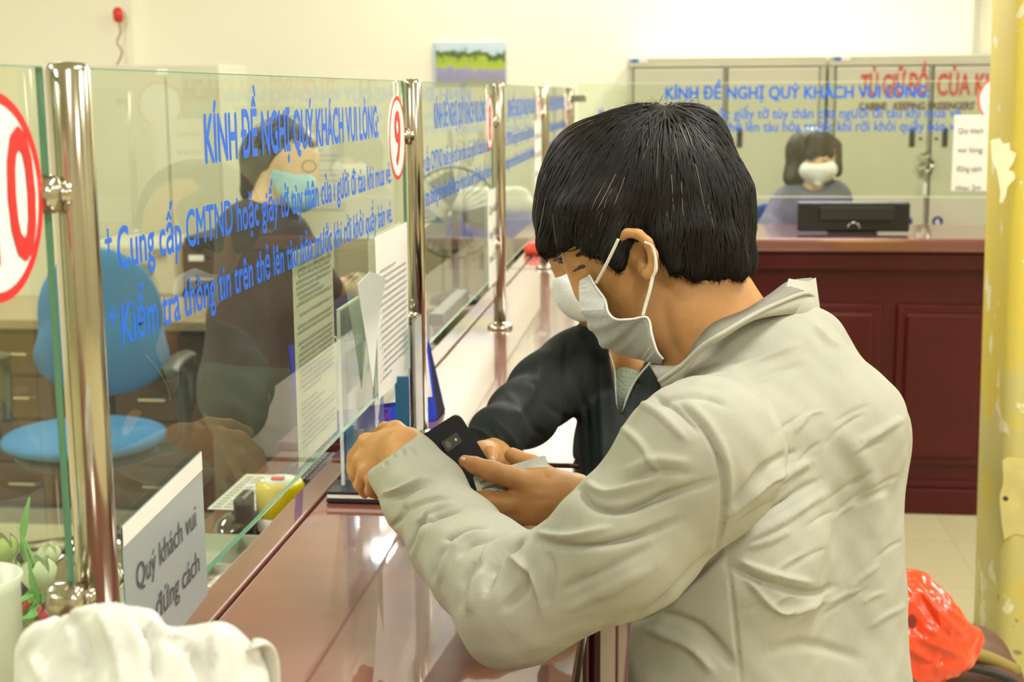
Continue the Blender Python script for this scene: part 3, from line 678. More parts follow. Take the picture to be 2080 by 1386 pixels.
q = on(1,725,690,4.7); office_chair('dark navy office chair beyond the blue calendar, behind two paper notices', (q[0]-.02,4.55), mat('navy_fabric',(.05,.05,.12),.8), .5, dz=-.10)
q = on(1,1530,455,6.2); office_chair('blue chair behind the seated clerk in front of the lockers', (.48,6.42), mat('deep_blue_fabric',(.02,.06,.22),.8), .1)
# desk fan cage
q = on(1,965,460,5.4); t = thing('desk_fan', 'black wire fan cage standing behind the number 8 glass', 'fan', (q[0],5.5,.76)); m = MB(); c = np.array([q[0]-.10,5.5,1.12])
wire = mat('black_wire',(.03,.035,.03),.4)
for k in range(36):
    a = k*math.pi/18
    m.tube(smooth_path([c+np.array([.012*math.cos(a),-.06,.012*math.sin(a)]), c+np.array([.13*math.cos(a),-.05,.13*math.sin(a)]), c+np.array([.175*math.cos(a),0,.175*math.sin(a)]), c+np.array([.1*math.cos(a),.06,.1*math.sin(a)])], 4), .0013, 4)
m.build('cage', wire, t, True)
m = MB(); m.tube([c+np.array([.177*math.cos(a),0,.177*math.sin(a)]) for a in np.linspace(0,2*math.pi,40)], .004, 6); m.build('cage_rim', wire, t, True)
m = MB()
for k in range(3):
    a = k*2*math.pi/3; u = np.array([math.cos(a),0,math.sin(a)]); v = np.array([-math.sin(a),0,math.cos(a)])
    m.add([c+u*.02, c+u*.15+v*.03, c+u*.15-v*.08+np.array([0,.02,0]), c+u*.05-v*.05+np.array([0,.02,0])], [(0,1,2,3),(3,2,1,0)])
m.build('blade', mat('fan_blade',(.25,.28,.28),.3), t)
MB().tube([c+np.array([0,.05,0]), c+np.array([0,.05,-.30])], .014).build('stand', wire, t, True); MB().lathe((c[0],c[1]+.05,.82-.06), [(0,0),(.11,0),(.1,.02),(.02,.05)], 28).build('base', wire, t, True)
t = thing('side_table', 'plain side table carrying the black fan', 'table', (c[0],5.62,0)); MB().box((c[0]-.34,5.37,.73),(c[0]+.13,5.86,.76),.004).build('table_top', deskt, t)
for x in (c[0]-.31,c[0]+.09):
    for y in (5.4,5.82): MB().box((x,y,0),(x+.03,y+.03,.73)).build('leg', woodd, t)

# staff work surface behind the counter ------------------------------------
t = thing('work_desk', 'low brown staff desk running behind the counter below the glass', 'desk', (-.7,2.6,0)); wdm = mat('brown_laminate',(.16,.06,.035),.3,coat=.5,var=.15,vs=4)
MB().box((-.885,1.0,.755), (-.62,4.25,.78), .003).build('desk_top', wdm, t)
for y in (1.02,2.6,4.2): MB().box((-.86,y,0),(-.63,y+.03,.755)).build('side_panel', woodd, t)
MB().box((-.645,1.05,.4),(-.63,4.2,.755)).build('back_panel', woodd, t)
ZD = .78
def dpt(px, py, z=ZD): return on(2, px, py, z)
# keyboard
t = thing('keyboard', 'black computer keyboard lying along the staff desk edge', 'keyboard', tuple(dpt(610,960))); a = dpt(567,995); b_ = dpt(640,940); 
k0 = np.array([-.80,2.74,ZD]); MB().box((-.815,2.74,ZD), (-.665,3.17,ZD+.018), .004).build('keyboard_base', blackp, t)
m = MB(); kc = mat('key_cap',(.06,.06,.065),.35)
for i in range(6):
    for j in range(18):
        x = -.808+i*.0225; y = 2.748+j*.0232
        m.box((x,y,ZD+.018), (x+.019,y+.0195,ZD+.026), .002)
m.build('keys', kc, t)
# paper form, mouse, pot, tray
f = lambda u, v, d=0.: tuple(np.array([-.90+u, 2.60+v, ZD+.001+d])); o = sheet('paper_form', 'white printed form lying flat on the staff desk', f, .10, .26, wav=0); 
V=[];F_=[]
for k in range(12):
    for j in range(4):
        if (k*j) % 5 == 3: continue
        s_ = len(V); V += [f(.006+j*.023,.012+k*.02,.0012),f(.024+j*.023,.012+k*.02,.0012),f(.024+j*.023,.020+k*.02,.0012),f(.006+j*.023,.020+k*.02,.0012)]; F_.append((s_,s_+1,s_+2,s_+3))
mk('printed_table', V, F_, faint, o)
q = dpt(466,1095); t = thing('computer_mouse', 'glossy black computer mouse on the staff desk', 'mouse', tuple(q))
V, Fq = skin([w_e(q+np.array([0,.03,.012]),(.036,.062,.028))], .003, .01, cut=lambda X: ZD+.001-X[...,2]); mk('mouse_shell', V, Fq, mat('gloss_black',(.03,.012,.012),.12,coat=1.), t, True)
MB().tube([q+np.array([-.002,.078,.033]),q+np.array([-.002,.062,.041])], .004).build('scroll_wheel', blackp, t, True)
q = dpt(572,1075); t = thing('yellow_pot', 'yellow plastic pot with a white top beside the counter ledge', 'pot', tuple(q)); yel = mat('yellow_plastic',(.78,.62,.01),.3,coat=.4)
MB().lathe(tuple(q), [(0,.001),(.040,.001),(.043,.01),(.043,.03),(.045,.032),(.045,.085),(.040,.094),(.034,.095),(.033,.088),(0,.088)], 36).build('pot_body', yel, t, True)
MB().lathe(tuple(q), [(.046,.003),(.047,.005),(.047,.028),(.0455,.03)], 36).build('white_base_band', whiteplastic, t, True)
MB().lathe(tuple(q), [(0,.0885),(.032,.0885),(.030,.098),(.012,.101),(0,.101)], 30).build('white_top', whiteplastic, t, True)
m = MB(); m.box((q[0]-.012,q[1]-.022,.1008+ZD),(q[0]+.012,q[1]-.006,.1035+ZD),.001); m.build('red_mark', red, t)
q = dpt(505,1088); MB_ = MB().box((q[0]-.022,q[1]-.02,ZD+.0005),(q[0]+.0,q[1]+.05,ZD+.075),.006); tag(MB_.build('black_stapler_stand', blackp), 'small upright black plastic block left of the yellow pot', 'holder')
t = thing('metal_tray', 'low metal coin tray full of papers at the near end of staff desk', 'tray', (-.76,2.2,ZD)); trm = mat('tray_metal',(.62,.66,.56),.3,metal=.5)
m = MB(); m.box((-.87,1.9,ZD+.0005),(-.64,2.36,ZD+.004)); 
for a_, b2 in (((-.87,1.9),(-.865,2.36)),((-.645,1.9),(-.64,2.36)),((-.87,2.355),(-.64,2.36)),((-.87,1.9),(-.64,1.905)),((-.76,1.9),(-.757,2.36)),((-.87,2.2),(-.64,2.203))): m.box((*a_,ZD+.0005),(*b2,ZD+.03))
m.build('tray_shell', trm, t)
for k in range(5):
    f = (lambda k: lambda u, v, d=0.: (-.855+u+.01*k, 1.93+v+.05*k, ZD+.006+.002*k+d))(k); o = sheet('loose_slip', ['top','second','middle','fourth','lowest'][4-k]+' paper slip lying in the metal tray', f, .16, .11, wav=.001, grp='paper slips in the tray', seed=k); lines(o, f, .16, .11, 6, .15, seed=k+3)
q = dpt(640,880,.78)
# desk calendar on ledge
cblue = mat('calendar_blue',(.01,.05,.62),.35,coat=.3); dk = mat('calendar_inside',(.012,.012,.05),.6)
A = np.array([-.570,2.090,1.051]); B = np.array([-.382,2.254,1.051]); Uc = (B-A)/np.linalg.norm(B-A); Lc = np.linalg.norm(B-A); Nc = np.array([Uc[1],-Uc[0],0]); ap = np.array([0,0,.185])
t = thing('desk_calendar', 'blue tent desk calendar with white pages and handwritten 8 behind the glass', 'calendar', tuple((A+B)/2))
back = np.array([.002,.070,0])
m = MB(); top = -Nc*.030+np.array([0,0,.146])
m.add([A,B,B+top,A+top], [(0,1,2,3)]); m.add([A+Nc*-.003,B+Nc*-.003,B+top-Nc*.003,A+top-Nc*.003], [(3,2,1,0)]); m.build('front_board', cblue, t)
m = MB(); m.add([A+back,B+back,B+top,A+top], [(3,2,1,0),(0,1,2,3)]); m.build('back_board', cblue, t)
m = MB(); m.add([A,B,B+back,A+back], [(0,1,2,3),(3,2,1,0)]); m.build('base_board', dk, t)
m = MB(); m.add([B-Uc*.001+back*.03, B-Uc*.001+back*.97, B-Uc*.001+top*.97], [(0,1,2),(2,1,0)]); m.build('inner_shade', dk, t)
cal = lambda u, v, d=0.: tuple(A+Uc*u+top*(1-v/.149)+Nc*(.002+d)+np.array([0,0,d*.3]))
V = [cal(u,v,.004) for u, v in ((.010,.004),(Lc-.008,.004),(Lc-.008,.110),(.010,.110))]; V += [cal(u,v,.0) for u, v in ((.010,.004),(Lc-.008,.004),(Lc-.008,.110),(.010,.110))]
pg = mk('page_block', V, [(3,2,1,0),(0,1,5,4),(1,2,6,5),(2,3,7,6),(3,0,4,7)], paper, t)
for s_, u_, v_, w__, mm in (('THÁNG',.018,.028,.045,red),('1',.13,.05,.008,ink)): paper_text(pg, cal, .3, [(s_,u_,v_,w__)], .008, mm, off=.0055)
m = MB(); m.add([cal(u,v,.0055) for u, v in ((.175,.075),(.22,.075),(.22,.106),(.175,.106))], [(3,2,1,0)]); m.build('red_picture', mat('red_print',(.75,.15,.08),.5,var=.5,vs=60), pg)
c8 = []
for k in range(41):
    a = k/40*2*math.pi; c8.append(cal(.152+.007*math.sin(2*a)*1.0, .130+.012*-math.cos(a), .006))
MB().tube(c8, .0009, 5).build('handwritten_mark', mat('red_ink',(.45,.02,.10),.5), t)
m = MB()
for k in range(22):
    u = .02+k*(Lc-.04)/21; c0 = np.array(cal(u,0,.002)); m.tube([c0+np.array([0,0,.006*math.sin(a)])+Nc*.006*math.cos(a) for a in np.linspace(0,2*math.pi,10)], .0009, 4)
m.build('spiral_binding', white, t)
tag(MB().box((-.605,2.085,1.035),(-.5005,2.36,1.05),.003).build('shelf_board', lacd), 'narrow dark red shelf board beside the counter ledge carrying the blue calendar', 'shelf')
# far slips of paper on counters
f = lambda u, v, d=0.: (-.86+u, 4.0+v, .786+d+.02*math.sin(u*20)); sheet('paper_slip', 'crumpled white paper lying on the far staff desk', f, .14, .16, wav=.01, grp=None)
q = on(2,1087,516,1.05); V, Fq = skin([w_e(q+np.array([0,0,.014]),(.038,.05,.030)), w_e(q+np.array([.01,.02,.03]),(.015,.02,.03))], .004, .02, cut=lambda X: 1.051-X[...,2]); tag(mk('red_pouch', V, Fq, mat('bright_red_cloth',(.70,.05,.02),.5), None, True), 'small bright red pouch on the far counter unit', 'pouch')
q = on(2,968,618,1.05); tag(MB().xbox((-.56,3.2,1.0505),(.035,0,0),(0,.42,0),(0,0,.028),.004).build('black_wallet', blackp), 'long flat black case on the counter ledge under the number 8 glass', 'case')

# acrylic leaflet stand in front of the glass ---------------------------
acr = glass_mat('acrylic', (.80,.89,.92), .22); bs = on(2,663,1023,1.05)
t = thing('leaflet_stand', 'clear acrylic leaflet stand on a black and white base in front of glass', 'stand', (bs[0]+.06,bs[1]+.05,1.05))
x0, y0 = bs[0], bs[1]; 
MB().box((x0,y0,1.051),(x0+.11,y0+.06,1.056),.001).build('black_base', blackp, t); MB().box((x0+.001,y0+.001,1.0565),(x0+.109,y0+.059,1.062),.001).build('white_base', white, t); MB().box((x0,y0,1.0625),(x0+.11,y0+.06,1.066),.001).build('black_top_plate', blackp, t)
u0 = on(1,698,990,y0+.04)
MB().box((u0[0]-.001,y0+.035,1.066),(u0[0]+.003,y0+.30,1.30),.0008).build('side_plate', acr, t)
MB().box((u0[0]+.052,y0+.28,1.066),(u0[0]+.056,y0+.34,1.25),.0008).build('rear_plate', acr, t)
MB().box((u0[0]-.0012,y0+.0325,1.066),(u0[0]+.0032,y0+.0348,1.30)).build('polished_edge', mat('pale_acrylic_edge',(.62,.72,.74),.15,coat=.5), t); MB().box((u0[0]-.0012,y0+.0325,1.3005),(u0[0]+.0032,y0+.30,1.303)).build('polished_edge', MATS['pale_acrylic_edge'], t)
bluepl = mat('teal_card',(.012,.13,.27),.3,coat=.6)
for nm_, q_ in (('blue_card', ((702,718),(735,692),(734,772),(704,802))), ('blue_clip', ((702,872),(720,864),(722,958),(704,975)))):
    V_ = [tuple(on(0,a,b,u0[0]+.0045)) for a,b in q_]; mk(nm_, V_+[(x+.001,y,z) for x,y,z in V_], [(0,1,2,3),(7,6,5,4),(0,4,5,1),(1,5,6,2),(2,6,7,3),(3,7,4,0)], bluepl, t)
q3 = on(1,803,830,1.98); tag(MB().box((q3[0],1.98,1.051),(q3[0]+.021,1.986,1.178),.001).build('blue_strip', bluepl), 'narrow teal blue card standing against the number 9 post', 'card')

# artificial tulips in pot -----------------------------------------------
pc = np.array([-.462,.862,1.051]); t = thing('flower_pot', 'white pot of artificial tulips left of the nearest post', 'flower pot', tuple(pc))
MB().lathe(tuple(pc), [(0,0),(.026,0),(.030,.205),(.032,.213),(.029,.213),(.026,.19),(0,.19)], 32).build('pot', whiteplastic, t, True)
tul = [(78,1170,1.06,34,'white_petal',(.75,.78,.60)),(100,1130,1.08,22,'white_petal',0),(5,1120,1.05,30,'green_bud',(.42,.52,.16)),(58,1270,1.05,26,'green_bud',0),(95,1250,1.05,22,'pink_petal',(.70,.05,.15)),(52,1235,1.07,15,'red_petal',(.75,.12,.05)),(20,1170,1.1,26,'green_bud',0)]
stem = mat('stem_green',(.16,.42,.10),.5)
for (a, b2, d, r, mn, c_) in tul:
    mm = MATS[mn] if mn in MATS else mat(mn, c_, .5); cc = P(a,b2,d); s_ = r*d/F; V=[];F_=[]
    for k in range(6):
        an = k*math.pi/3; off = .0 if k % 2 else .25
        for j in range(7):
            tt = j/6; w_ = math.sin(math.pi*min(.97,tt*.9+.06))*s_*.75; rad = s_*(.35+.75*math.sin(math.pi*tt*.85))
            for e_ in (-1,0,1):
                aa = an+e_*w_/(rad+.001)*.9; V.append(cc+np.array([math.cos(aa)*rad,math.sin(aa)*rad,(tt*2.1-1.0)*s_]))
        b0 = k*21
        for j in range(6):
            for e_ in (0,1): F_.append((b0+j*3+e_,b0+j*3+e_+1,b0+j*3+e_+4,b0+j*3+e_+3))
    fl = mk('tulip', V, F_, mm, t, True)
    MB().tube(smooth_path([cc-np.array([0,0,s_*.9]), (cc+pc)/2+np.array([0,.01,.03]), pc+np.array([0,0,.185])]), .0016, 6).build('stem', stem, fl, True)
for (a,b2,c_,d2) in (((60,1010),(45,1110),(70,1200),1.05),((45,1090),(62,1160),(66,1250),1.04),((30,1060),(70,1150),(60,1260),1.06)):
    pts = smooth_path([P(*a,d2),P(*b2,d2),P(*c_,d2),pc+np.array([0,0,.185])]); rr = [.0005+.004*math.sin(math.pi*i/(len(pts)-1)) for i in range(len(pts))]
    MB().tube(pts, rr, 8, .25).build('leaf', stem, t, True)
# crumpled white bag in the foreground
pts = [(20,1318),(70,1275),(125,1250),(200,1232),(262,1228),(300,1252),(335,1280),(430,1265),(480,1272),(520,1292),(545,1320),(556,1370),(562,1440),(570,1560),(20,1560)]
def flatbag():
    prims = chain([(75,1400,.82,58),(100,1330,.82,62),(200,1300,.80,66),(262,1296,.79,62),(340,1345,.78,62),(440,1335,.79,64),(490,1355,.80,60)])
    prims += chain([(150,1420,.80,110),(300,1450,.78,120),(440,1430,.79,100)]); prims += chain([(100,1500,.82,80),(300,1560,.8,120),(470,1500,.8,80)])
    V, Fq = skin(prims, .0035, .012, cut=lambda X: 1.052-X[...,2]); N = normals(V,Fq)
    V = V+N*(np.abs(noise3(V,55,3))*-.003+np.abs(noise3(V,130,4))*-.001)[:,None]; V = folds(V, Fq, [(((40,1330),(110,1262),(200,1238)),7,5),(((140,1250),(170,1310),(180,1400)),10,-5),(((200,1240),(235,1310),(250,1400)),8,5),(((265,1235),(300,1290),(310,1390)),8,-6),(((262,1232),(330,1285),(400,1300)),7,5),(((340,1290),(390,1330),(400,1400)),9,-5),(((430,1270),(440,1330),(430,1400)),8,5),(((60,1330),(80,1370),(85,1400)),9,4)]); return V, Fq
V, Fq = flatbag(); t = thing('white_plastic_bag', 'crumpled white plastic bag in the left foreground on the counter', 'bag', tuple(P(290,1600,.8)*np.array([1,1,0])+np.array([0,0,1.052])))
bagm = mat('thin_white_plastic',(.66,.66,.61),.4,spec=.4,sss=.1,bump=.15,bs=14); mk('bag_body', V, Fq, bagm, t, True)
MB().tube(smooth_path([P(505,1420,.80),P(508,1345,.79),P(525,1305,.79),P(548,1330,.80),P(552,1420,.81)]), .0055, 10, .35).build('bag_handle', bagm, t, True)
# suitcase and red bag ----------------------------------------------------
brn = mat('brown_luggage',(.13,.06,.035),.6,bump=.3,bs=300); blkt = mat('black_piping',(.015,.015,.015),.4); olv = mat('olive_trim',(.30,.22,.05),.6)
t = thing('suitcase', 'brown soft suitcase with black piping at the lower right', 'suitcase', (.5,2.75,0))
V, Fq = skin([('c',np.array([x0,y,z]),np.array([x1,y,z]),.09,.09) for x0,x1,z in ((.37,.60,.43),(.37,.62,.1)) for y in (2.70,2.80)]+[w_e((.48,2.75,.27),(.20,.15,.26))], .010, .03); mk('case_body', V, Fq, brn, t, True)
m = MB(); m.tube(smooth_path([(.28,2.63,.49),(.36,2.62,.508),(.46,2.615,.513),(.58,2.61,.506),(.655,2.62,.47),(.69,2.64,.38),(.70,2.64,.1)]), .008, 8); m.build('piping', blkt, t, True)
m = MB(); m.tube(smooth_path([(.28,2.67,.520),(.36,2.66,.524),(.46,2.65,.528),(.58,2.65,.52),(.665,2.67,.48)]), .013, 8); m.build('trim_band', olv, t, True)
for x in (.34,.6): MB().lathe((x,2.75,.022), [(0,-.012),(.02,-.012),(.02,.012),(0,.012)], 16, 'x').build('wheel', blkt, t)
redp = mat('red_film',(.90,.07,.015),.22,spec=.6,coat=.3,coat_r=.15,sss=.2,bump=.5,bs=9)
t = thing('red_plastic_bag', 'crumpled bright red plastic bag resting on the brown suitcase', 'bag', (.47,2.7,.52))
dd = 2.6
pr_ = chain([(1790,1270,dd,90),(1845,1215,dd,52),(1880,1270,dd,72),(1925,1308,dd,50),(1970,1298,dd,24)])+chain([(1800,1345,dd,60),(1860,1340,dd,56),(1930,1325,dd,40)])
V, Fq = skin(pr_, .0035, .03); N = normals(V,Fq)
V = V+N*((1-np.abs(noise3(V,40,9)))*.006+(1-np.abs(noise3(V,90,11)))*.003-.006)[:,None]
V = folds(V, Fq, [(((1850,1170),(1900,1235),(1950,1285),(1990,1300)),6,5),(((1860,1200),(1905,1270),(1950,1310)),6,-5),(((1845,1290),(1900,1310),(1960,1335)),7,5),(((1840,1330),(1880,1350),(1930,1340)),6,-5),(((1880,1180),(1930,1240),(1985,1290)),5,4)])
mk('bag_film', V, Fq, redp, t, True)
mk('dark_contents', *skin([px_e((1850,1270,2.553),(26,56),10,rd=14), px_e((1860,1224,2.560),(34,11),0,rd=9)], .004, .01), mat('dark_red_shape',(.22,.02,.015),.4), t, True)
# ================================================================ PEOPLE
skinm = mat('skin', (.50,.255,.095), .5, spec=.35, sss=.12, var=.10, vs=25, bump=.06, bs=180)
skinl = mat('skin_pale', (.70,.46,.27), .5, sss=.1)
hairm = mat('black_hair', (.010,.0085,.007), .5, spec=.2, var=.3, vs=60); hairg = mat('grey_hair', (.20,.17,.11), .4)
hairb = mat('brown_hair', (.035,.022,.010), .4, spec=.5, var=.4, vs=15, stretch=(1,1,.2))
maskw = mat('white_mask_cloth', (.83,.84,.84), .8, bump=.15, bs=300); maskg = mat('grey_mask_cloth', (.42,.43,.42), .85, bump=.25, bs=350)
eyed = mat('dark_eye', (.015,.01,.008), .3); strapm = mat('white_elastic', (.80,.80,.74), .7)
jg = mat('grey_jacket_cloth', (.40,.392,.322), .75, spec=.25, var=.05, vs=30, bump=.05, bs=500); jin = mat('grey_collar_lining', (.23,.22,.175), .8, bump=.1, bs=400)
jb = mat('black_jacket_cloth', (.012,.016,.015), .72, spec=.2, bump=.08, bs=400); trou = mat('dark_trousers', (.012,.012,.014), .8)
shoe = mat('black_shoe', (.01,.01,.01), .3)
def strands(name, prims, k, seeds, flow, nseg, seglen, off, wid, m, parent, jit=.25, seed=1, lift=0.):
    r = np.random.default_rng(seed); p = seeds.copy(); n = len(p); path = [p]
    J = r.normal(size=(n,3))*jit; sl = seglen*r.uniform(.6,1.25,n)
    fld = lambda X: field(prims, X, k)
    def grad(X):
        e = 1e-3; g = np.stack([fld(X+d)-fld(X-d) for d in np.eye(3)*e], -1); return g/(np.linalg.norm(g,axis=1)[:,None]+1e-9)
    offs = off*r.uniform(.3,1.3,n)
    for i in range(nseg):
        g = grad(p); d = flow(p)+J; d -= g*(d*g).sum(1)[:,None]; d /= np.linalg.norm(d,axis=1)[:,None]+1e-9
        p = p+d*sl[:,None]; f_ = fld(p)
        p = p-grad(p)*(f_-offs-lift*(i/nseg)**2*r.uniform(0,1,n))[:,None]; path.append(p)
    Pt = np.stack(path, 1); G = grad(Pt.reshape(-1,3)).reshape(Pt.shape)
    T = np.gradient(Pt, axis=1); T /= np.linalg.norm(T,axis=2)[...,None]+1e-9; S = np.cross(T, G)
    w_ = wid*np.array([.5]+[1.]*(nseg-2)+[.7,.12])[None,:,None]*r.uniform(.6,1.5,n)[:,None,None]
    V = np.stack([Pt-S*w_, Pt+G*w_*.6, Pt+S*w_], 2).reshape(-1,3); m_ = nseg+1; Fs = []
    b = (np.arange(n)[:,None]*m_+np.arange(nseg)[None,:])[...,None]*3
    for a_, c_ in ((0,1),(1,2)): Fs.append(np.concatenate([b+a_, b+c_, b+3+c_, b+3+a_], -1).reshape(-1,4))
    return mk(name, V, np.concatenate(Fs), m, parent, True)
def surf_seeds(V, n, cond, seed=2):
    r = np.random.default_rng(seed); c = V[cond(V)]; return c[r.integers(0, len(c), n)]+r.normal(size=(n,3))*.001

# ---- the man in the grey jacket (nearest) ----------------------------------
man = thing('person', 'person in light grey jacket and grey face mask leaning on the counter, holding a phone', 'person', (.12,1.38,0))
D0 = 1.42
head = [px_e((1306,405,D0),(192,165),-8,rd=150), px_e((1380,450,D0),(120,110),0,rd=140), px_e((1245,545,D0),(68,105),-28,rd=112), px_c((1262,500,D0),(1312,635,D0),100,74), px_c((1205,530,D0),(1262,650,D0),34,38)]
nose = chain([(1182,525,D0,16),(1190,592,D0,15)])
neck = [px_c((1400,550,D0),(1470,705,1.42),100,92), px_c((1455,600,1.43),(1545,730,1.43),64,82), px_c((1380,640,1.40),(1430,760,1.41),68,66)]
torso_in = [px_c((1480,740,1.42),(1600,1000,1.41),66,140), px_c((1600,1000,1.41),(1580,1420,1.40),150,150), px_c((1500,850,1.36),(1430,930,1.24),80,105), px_c((1430,930,1.24),(1260,1110,1.23),100,85), px_c((1260,1110,1.23),(1055,1225,1.27),85,62), px_c((1055,1225,1.27),(920,1080,1.38),62,52), px_c((920,1080,1.38),(815,925,1.5),52,42),
            px_c((1560,830,1.52),(1400,1090,1.66),90,70), px_c((1400,1090,1.66),(1195,1030,1.63),58,40)]
ear = [(chain([(1263,486,1.338,7),(1273,473,1.334,8),(1296,475,1.332,9),(1316,492,1.332,9),(1327,518,1.333,9),(1326,545,1.335,9),(1316,560,1.337,9),(1308,552,1.34,8)]), .006), ([px_e((1290,512,1.358),(25,36),-25,rd=12), px_e((1307,548,1.350),(12,17),-10,rd=9)], .01)]
lhand = [(chain([(855,960,1.47,44),(822,918,1.5,41),(790,905,1.53,34)])+chain([(825,915,1.5,38),(775,925,1.53,31),(760,940,1.53,26)]), .014),
         (chain([(820,890,1.52,24),(803,873,1.535,19),(782,872,1.56,15),(765,884,1.585,12)]), .003),
         (chain([(775,900,1.535,23),(745,900,1.545,20),(722,928,1.56,17),(716,955,1.565,14)]), .003),
         (chain([(765,925,1.525,22),(733,935,1.535,18),(722,962,1.55,15),(728,985,1.56,12)]), .003),
         (chain([(768,945,1.515,20),(742,958,1.52,17),(732,985,1.535,14),(741,1003,1.545,11)]), .003),
         (chain([(780,962,1.505,18),(757,978,1.51,15),(752,998,1.515,12),(764,1006,1.52,10)]), .003)]
hd = 1.60
rhand = [(chain([(1205,1030,1.63,40),(1165,1015,1.62,46),(1110,1005,hd,44),(1085,1000,hd,38)])+chain([(1150,1020,1.61,42),(1085,1030,hd,36)])+chain([(1120,1000,1.6,36),(1070,985,hd,26)]), .018),
         (chain([(1085,985,1.59,25),(1035,968,1.585,21),(1000,958,1.58,21),(965,946,1.585,17),(943,937,1.59,13)]), .005),
         (chain([(1075,1020,1.595,25),(1025,1022,1.588,22),(990,1018,1.585,21),(960,1016,1.60,18)]), .005),
         (chain([(1080,1035,1.60,24),(1030,1042,1.60,21),(990,1038,1.605,19),(965,1035,1.62,16)]), .005),
         (chain([(1100,1045,1.61,22),(1050,1052,1.615,18),(1010,1050,1.62,15)]), .005),
         (chain([(1120,975,1.64,24),(1080,945,1.66,20),(1040,925,1.67,16)]), .006)]
V, Fq = skin([(head+nose+neck+torso_in, .022)]+ear+lhand+rhand, .0028, kk=.005)
V = relax(V, Fq, 1, .5)
V = folds(V, Fq, [(((1105,960),(1112,975)),4,-1.2),(((1002,948),(996,972)),3,-.9),(((1008,950),(1003,974)),3,-.9),(((1000,1005),(998,1035)),3,-.9),(((960,940),(956,954)),3,-.6),
    (((1160,565),(1178,550),(1196,552)),4,-1.5),(((1160,540),(1180,535),(1200,545)),5,1.2),(((1345,600),(1352,650),(1365,700),(1385,730)),14,-4),(((1240,640),(1290,690)),10,-1.5),(((810,870),(790,900),(760,930)),6,1),(((1130,985),(1080,980)),8,1.2),(((1120,1015),(1070,1015)),6,-1)])
body = mk('body', V, Fq, skinm, man, True)
# nails
def nail(c, rx, ry, ang, par, nm='fingernail'):
    V, Fq = skin([px_e(c,(rx,ry),ang,rd=max(3,rx*.5))], .0008, .002); mk(nm, V, Fq, mat('nail', (.72,.48,.34), .25), par, True)
nail((941,934,1.5835),7,5,25,body)
# closed eye, brow
def arcpt(pts, r_, nm, m, par, flat=1.): return MB().tube(smooth_path([P(*p) for p in pts], 6), r_, 6, flat).build(nm, m, par, True)
arcpt([(1164,551,1.384),(1171,548,1.376),(1179,543,1.370),(1188,541,1.364)], [.0004]+[.0011]*8+[.0018]*8+[.0008]*2, 'eyelashes', eyed, body)
arcpt([(1170,520,1.385),(1190,514,1.368),(1212,522,1.352)], [.0006]+[.0016]*11+[.0006], 'eyebrow', hairm, body)
# hair
hp = [px_c((1462,500,1.375),(1496,540,1.385),46,26), px_c((1470,500,1.42),(1492,525,1.42),42,24), px_e((1300,392,D0),(205,172),-10,rd=168), px_e((1395,430,D0),(128,140),-20,rd=150), px_c((1190,330,D0),(1135,440,D0),70,46), px_c((1150,420,1.40),(1112,495,1.40),42,20), px_c((1165,440,1.37),(1150,490,1.375),38,14), px_c((1215,430,1.36),(1210,490,1.358),55,22),
      px_c((1212,455,1.366),(1238,510,1.350),40,16), px_c((1250,470,1.352),(1260,540,1.343),22,8), px_c((1440,420,D0),(1478,515,D0),88,48), px_c((1400,470,1.36),(1410,545,1.365),45,22), px_c((1450,500,1.42),(1505,535,1.42),48,20), px_c((1430,520,1.38),(1450,550,1.38),38,18), px_c((1350,480,1.35),(1368,540,1.352),26,14), px_c((1330,300,D0),(1400,290,D0),78,76),
      px_c((1170,400,1.46),(1120,500,1.46),60,22), px_c((1210,450,1.48),(1190,540,1.49),60,25), px_c((1420,500,1.49),(1440,550,1.49),60,30)]
hk = .016
faceplane = P(1215,520,D0)
def haircut(X):      # keep the face free: everything below the hairline on the face side is cut away
    q = (X-CP) @ CR; d = -q[...,2]; px = 1040+F*q[...,0]/d; py = 693-F*q[...,1]/d
    near = d < 1.47
    line = np.interp(px, [1080,1100,1116,1130,1150,1170,1185,1235,1250,1275,1285,1330,1345,1360,1400,1450,1500,1530], [535,546,548,515,506,498,506,530,545,560,492,482,520,556,570,568,560,556])+7*np.sin(px*.33)+4*np.sin(px*.83)
    return (py-line)*d/F*1.0
V, Fq = skin(hp, .0032, hk, cut=haircut)
N = normals(V, Fq); V = V+N*(noise3(V,90,5)*.0012)[:,None]
hair = mk('hair', V, Fq, hairm, man, True)
crown = P(1345,262,1.40); downv = np.array([0,0,-1.])
fwd = P(1150,480,D0)-P(1345,262,1.40); fwd /= np.linalg.norm(fwd)
def flow(p):
    a = p-crown; a /= np.linalg.norm(a,axis=1)[:,None]+1e-9; q = (p-CP)@CR; px = 1040+F*q[:,0]/-q[:,2]
    wgt = np.clip((1330-px)/150, -.3, 1)[:,None]
    return a*.9+downv*.55+fwd*np.clip(wgt,0,1)*.45
vis = lambda V: haircut(V) < -.012
sd = surf_seeds(V, 5200, vis, 3)
strands('hair_strands', hp, hk, sd, flow, 9, .0062, .0016, .00075, hairm, hair, .16, 4, lift=.001)
ends = surf_seeds(V, 1500, lambda V: (haircut(V) > -.016) & (haircut(V) < -.004), 8); 
strands('hair_ends', hp, hk, ends, flow, 5, .0055, .0012, .0006, hairm, hair, .28, 9, lift=.012)
strands('grey_hairs', hp, hk, surf_seeds(V, 110, lambda V: (haircut(V) < -.03) & (proj(V)[0] < 1420), 13), flow, 9, .0052, .0022, .00024, hairg, hair, .12, 11, lift=.001)
fly = surf_seeds(V, 60, lambda V: proj(V)[1] < 260, 14); strands('flyaway_hairs', hp, hk, fly, lambda p: -flow(p)*.2+np.array([.3,0,.9]), 7, .004, .003, .0002, hairm, hair, .6, 15, lift=.012)
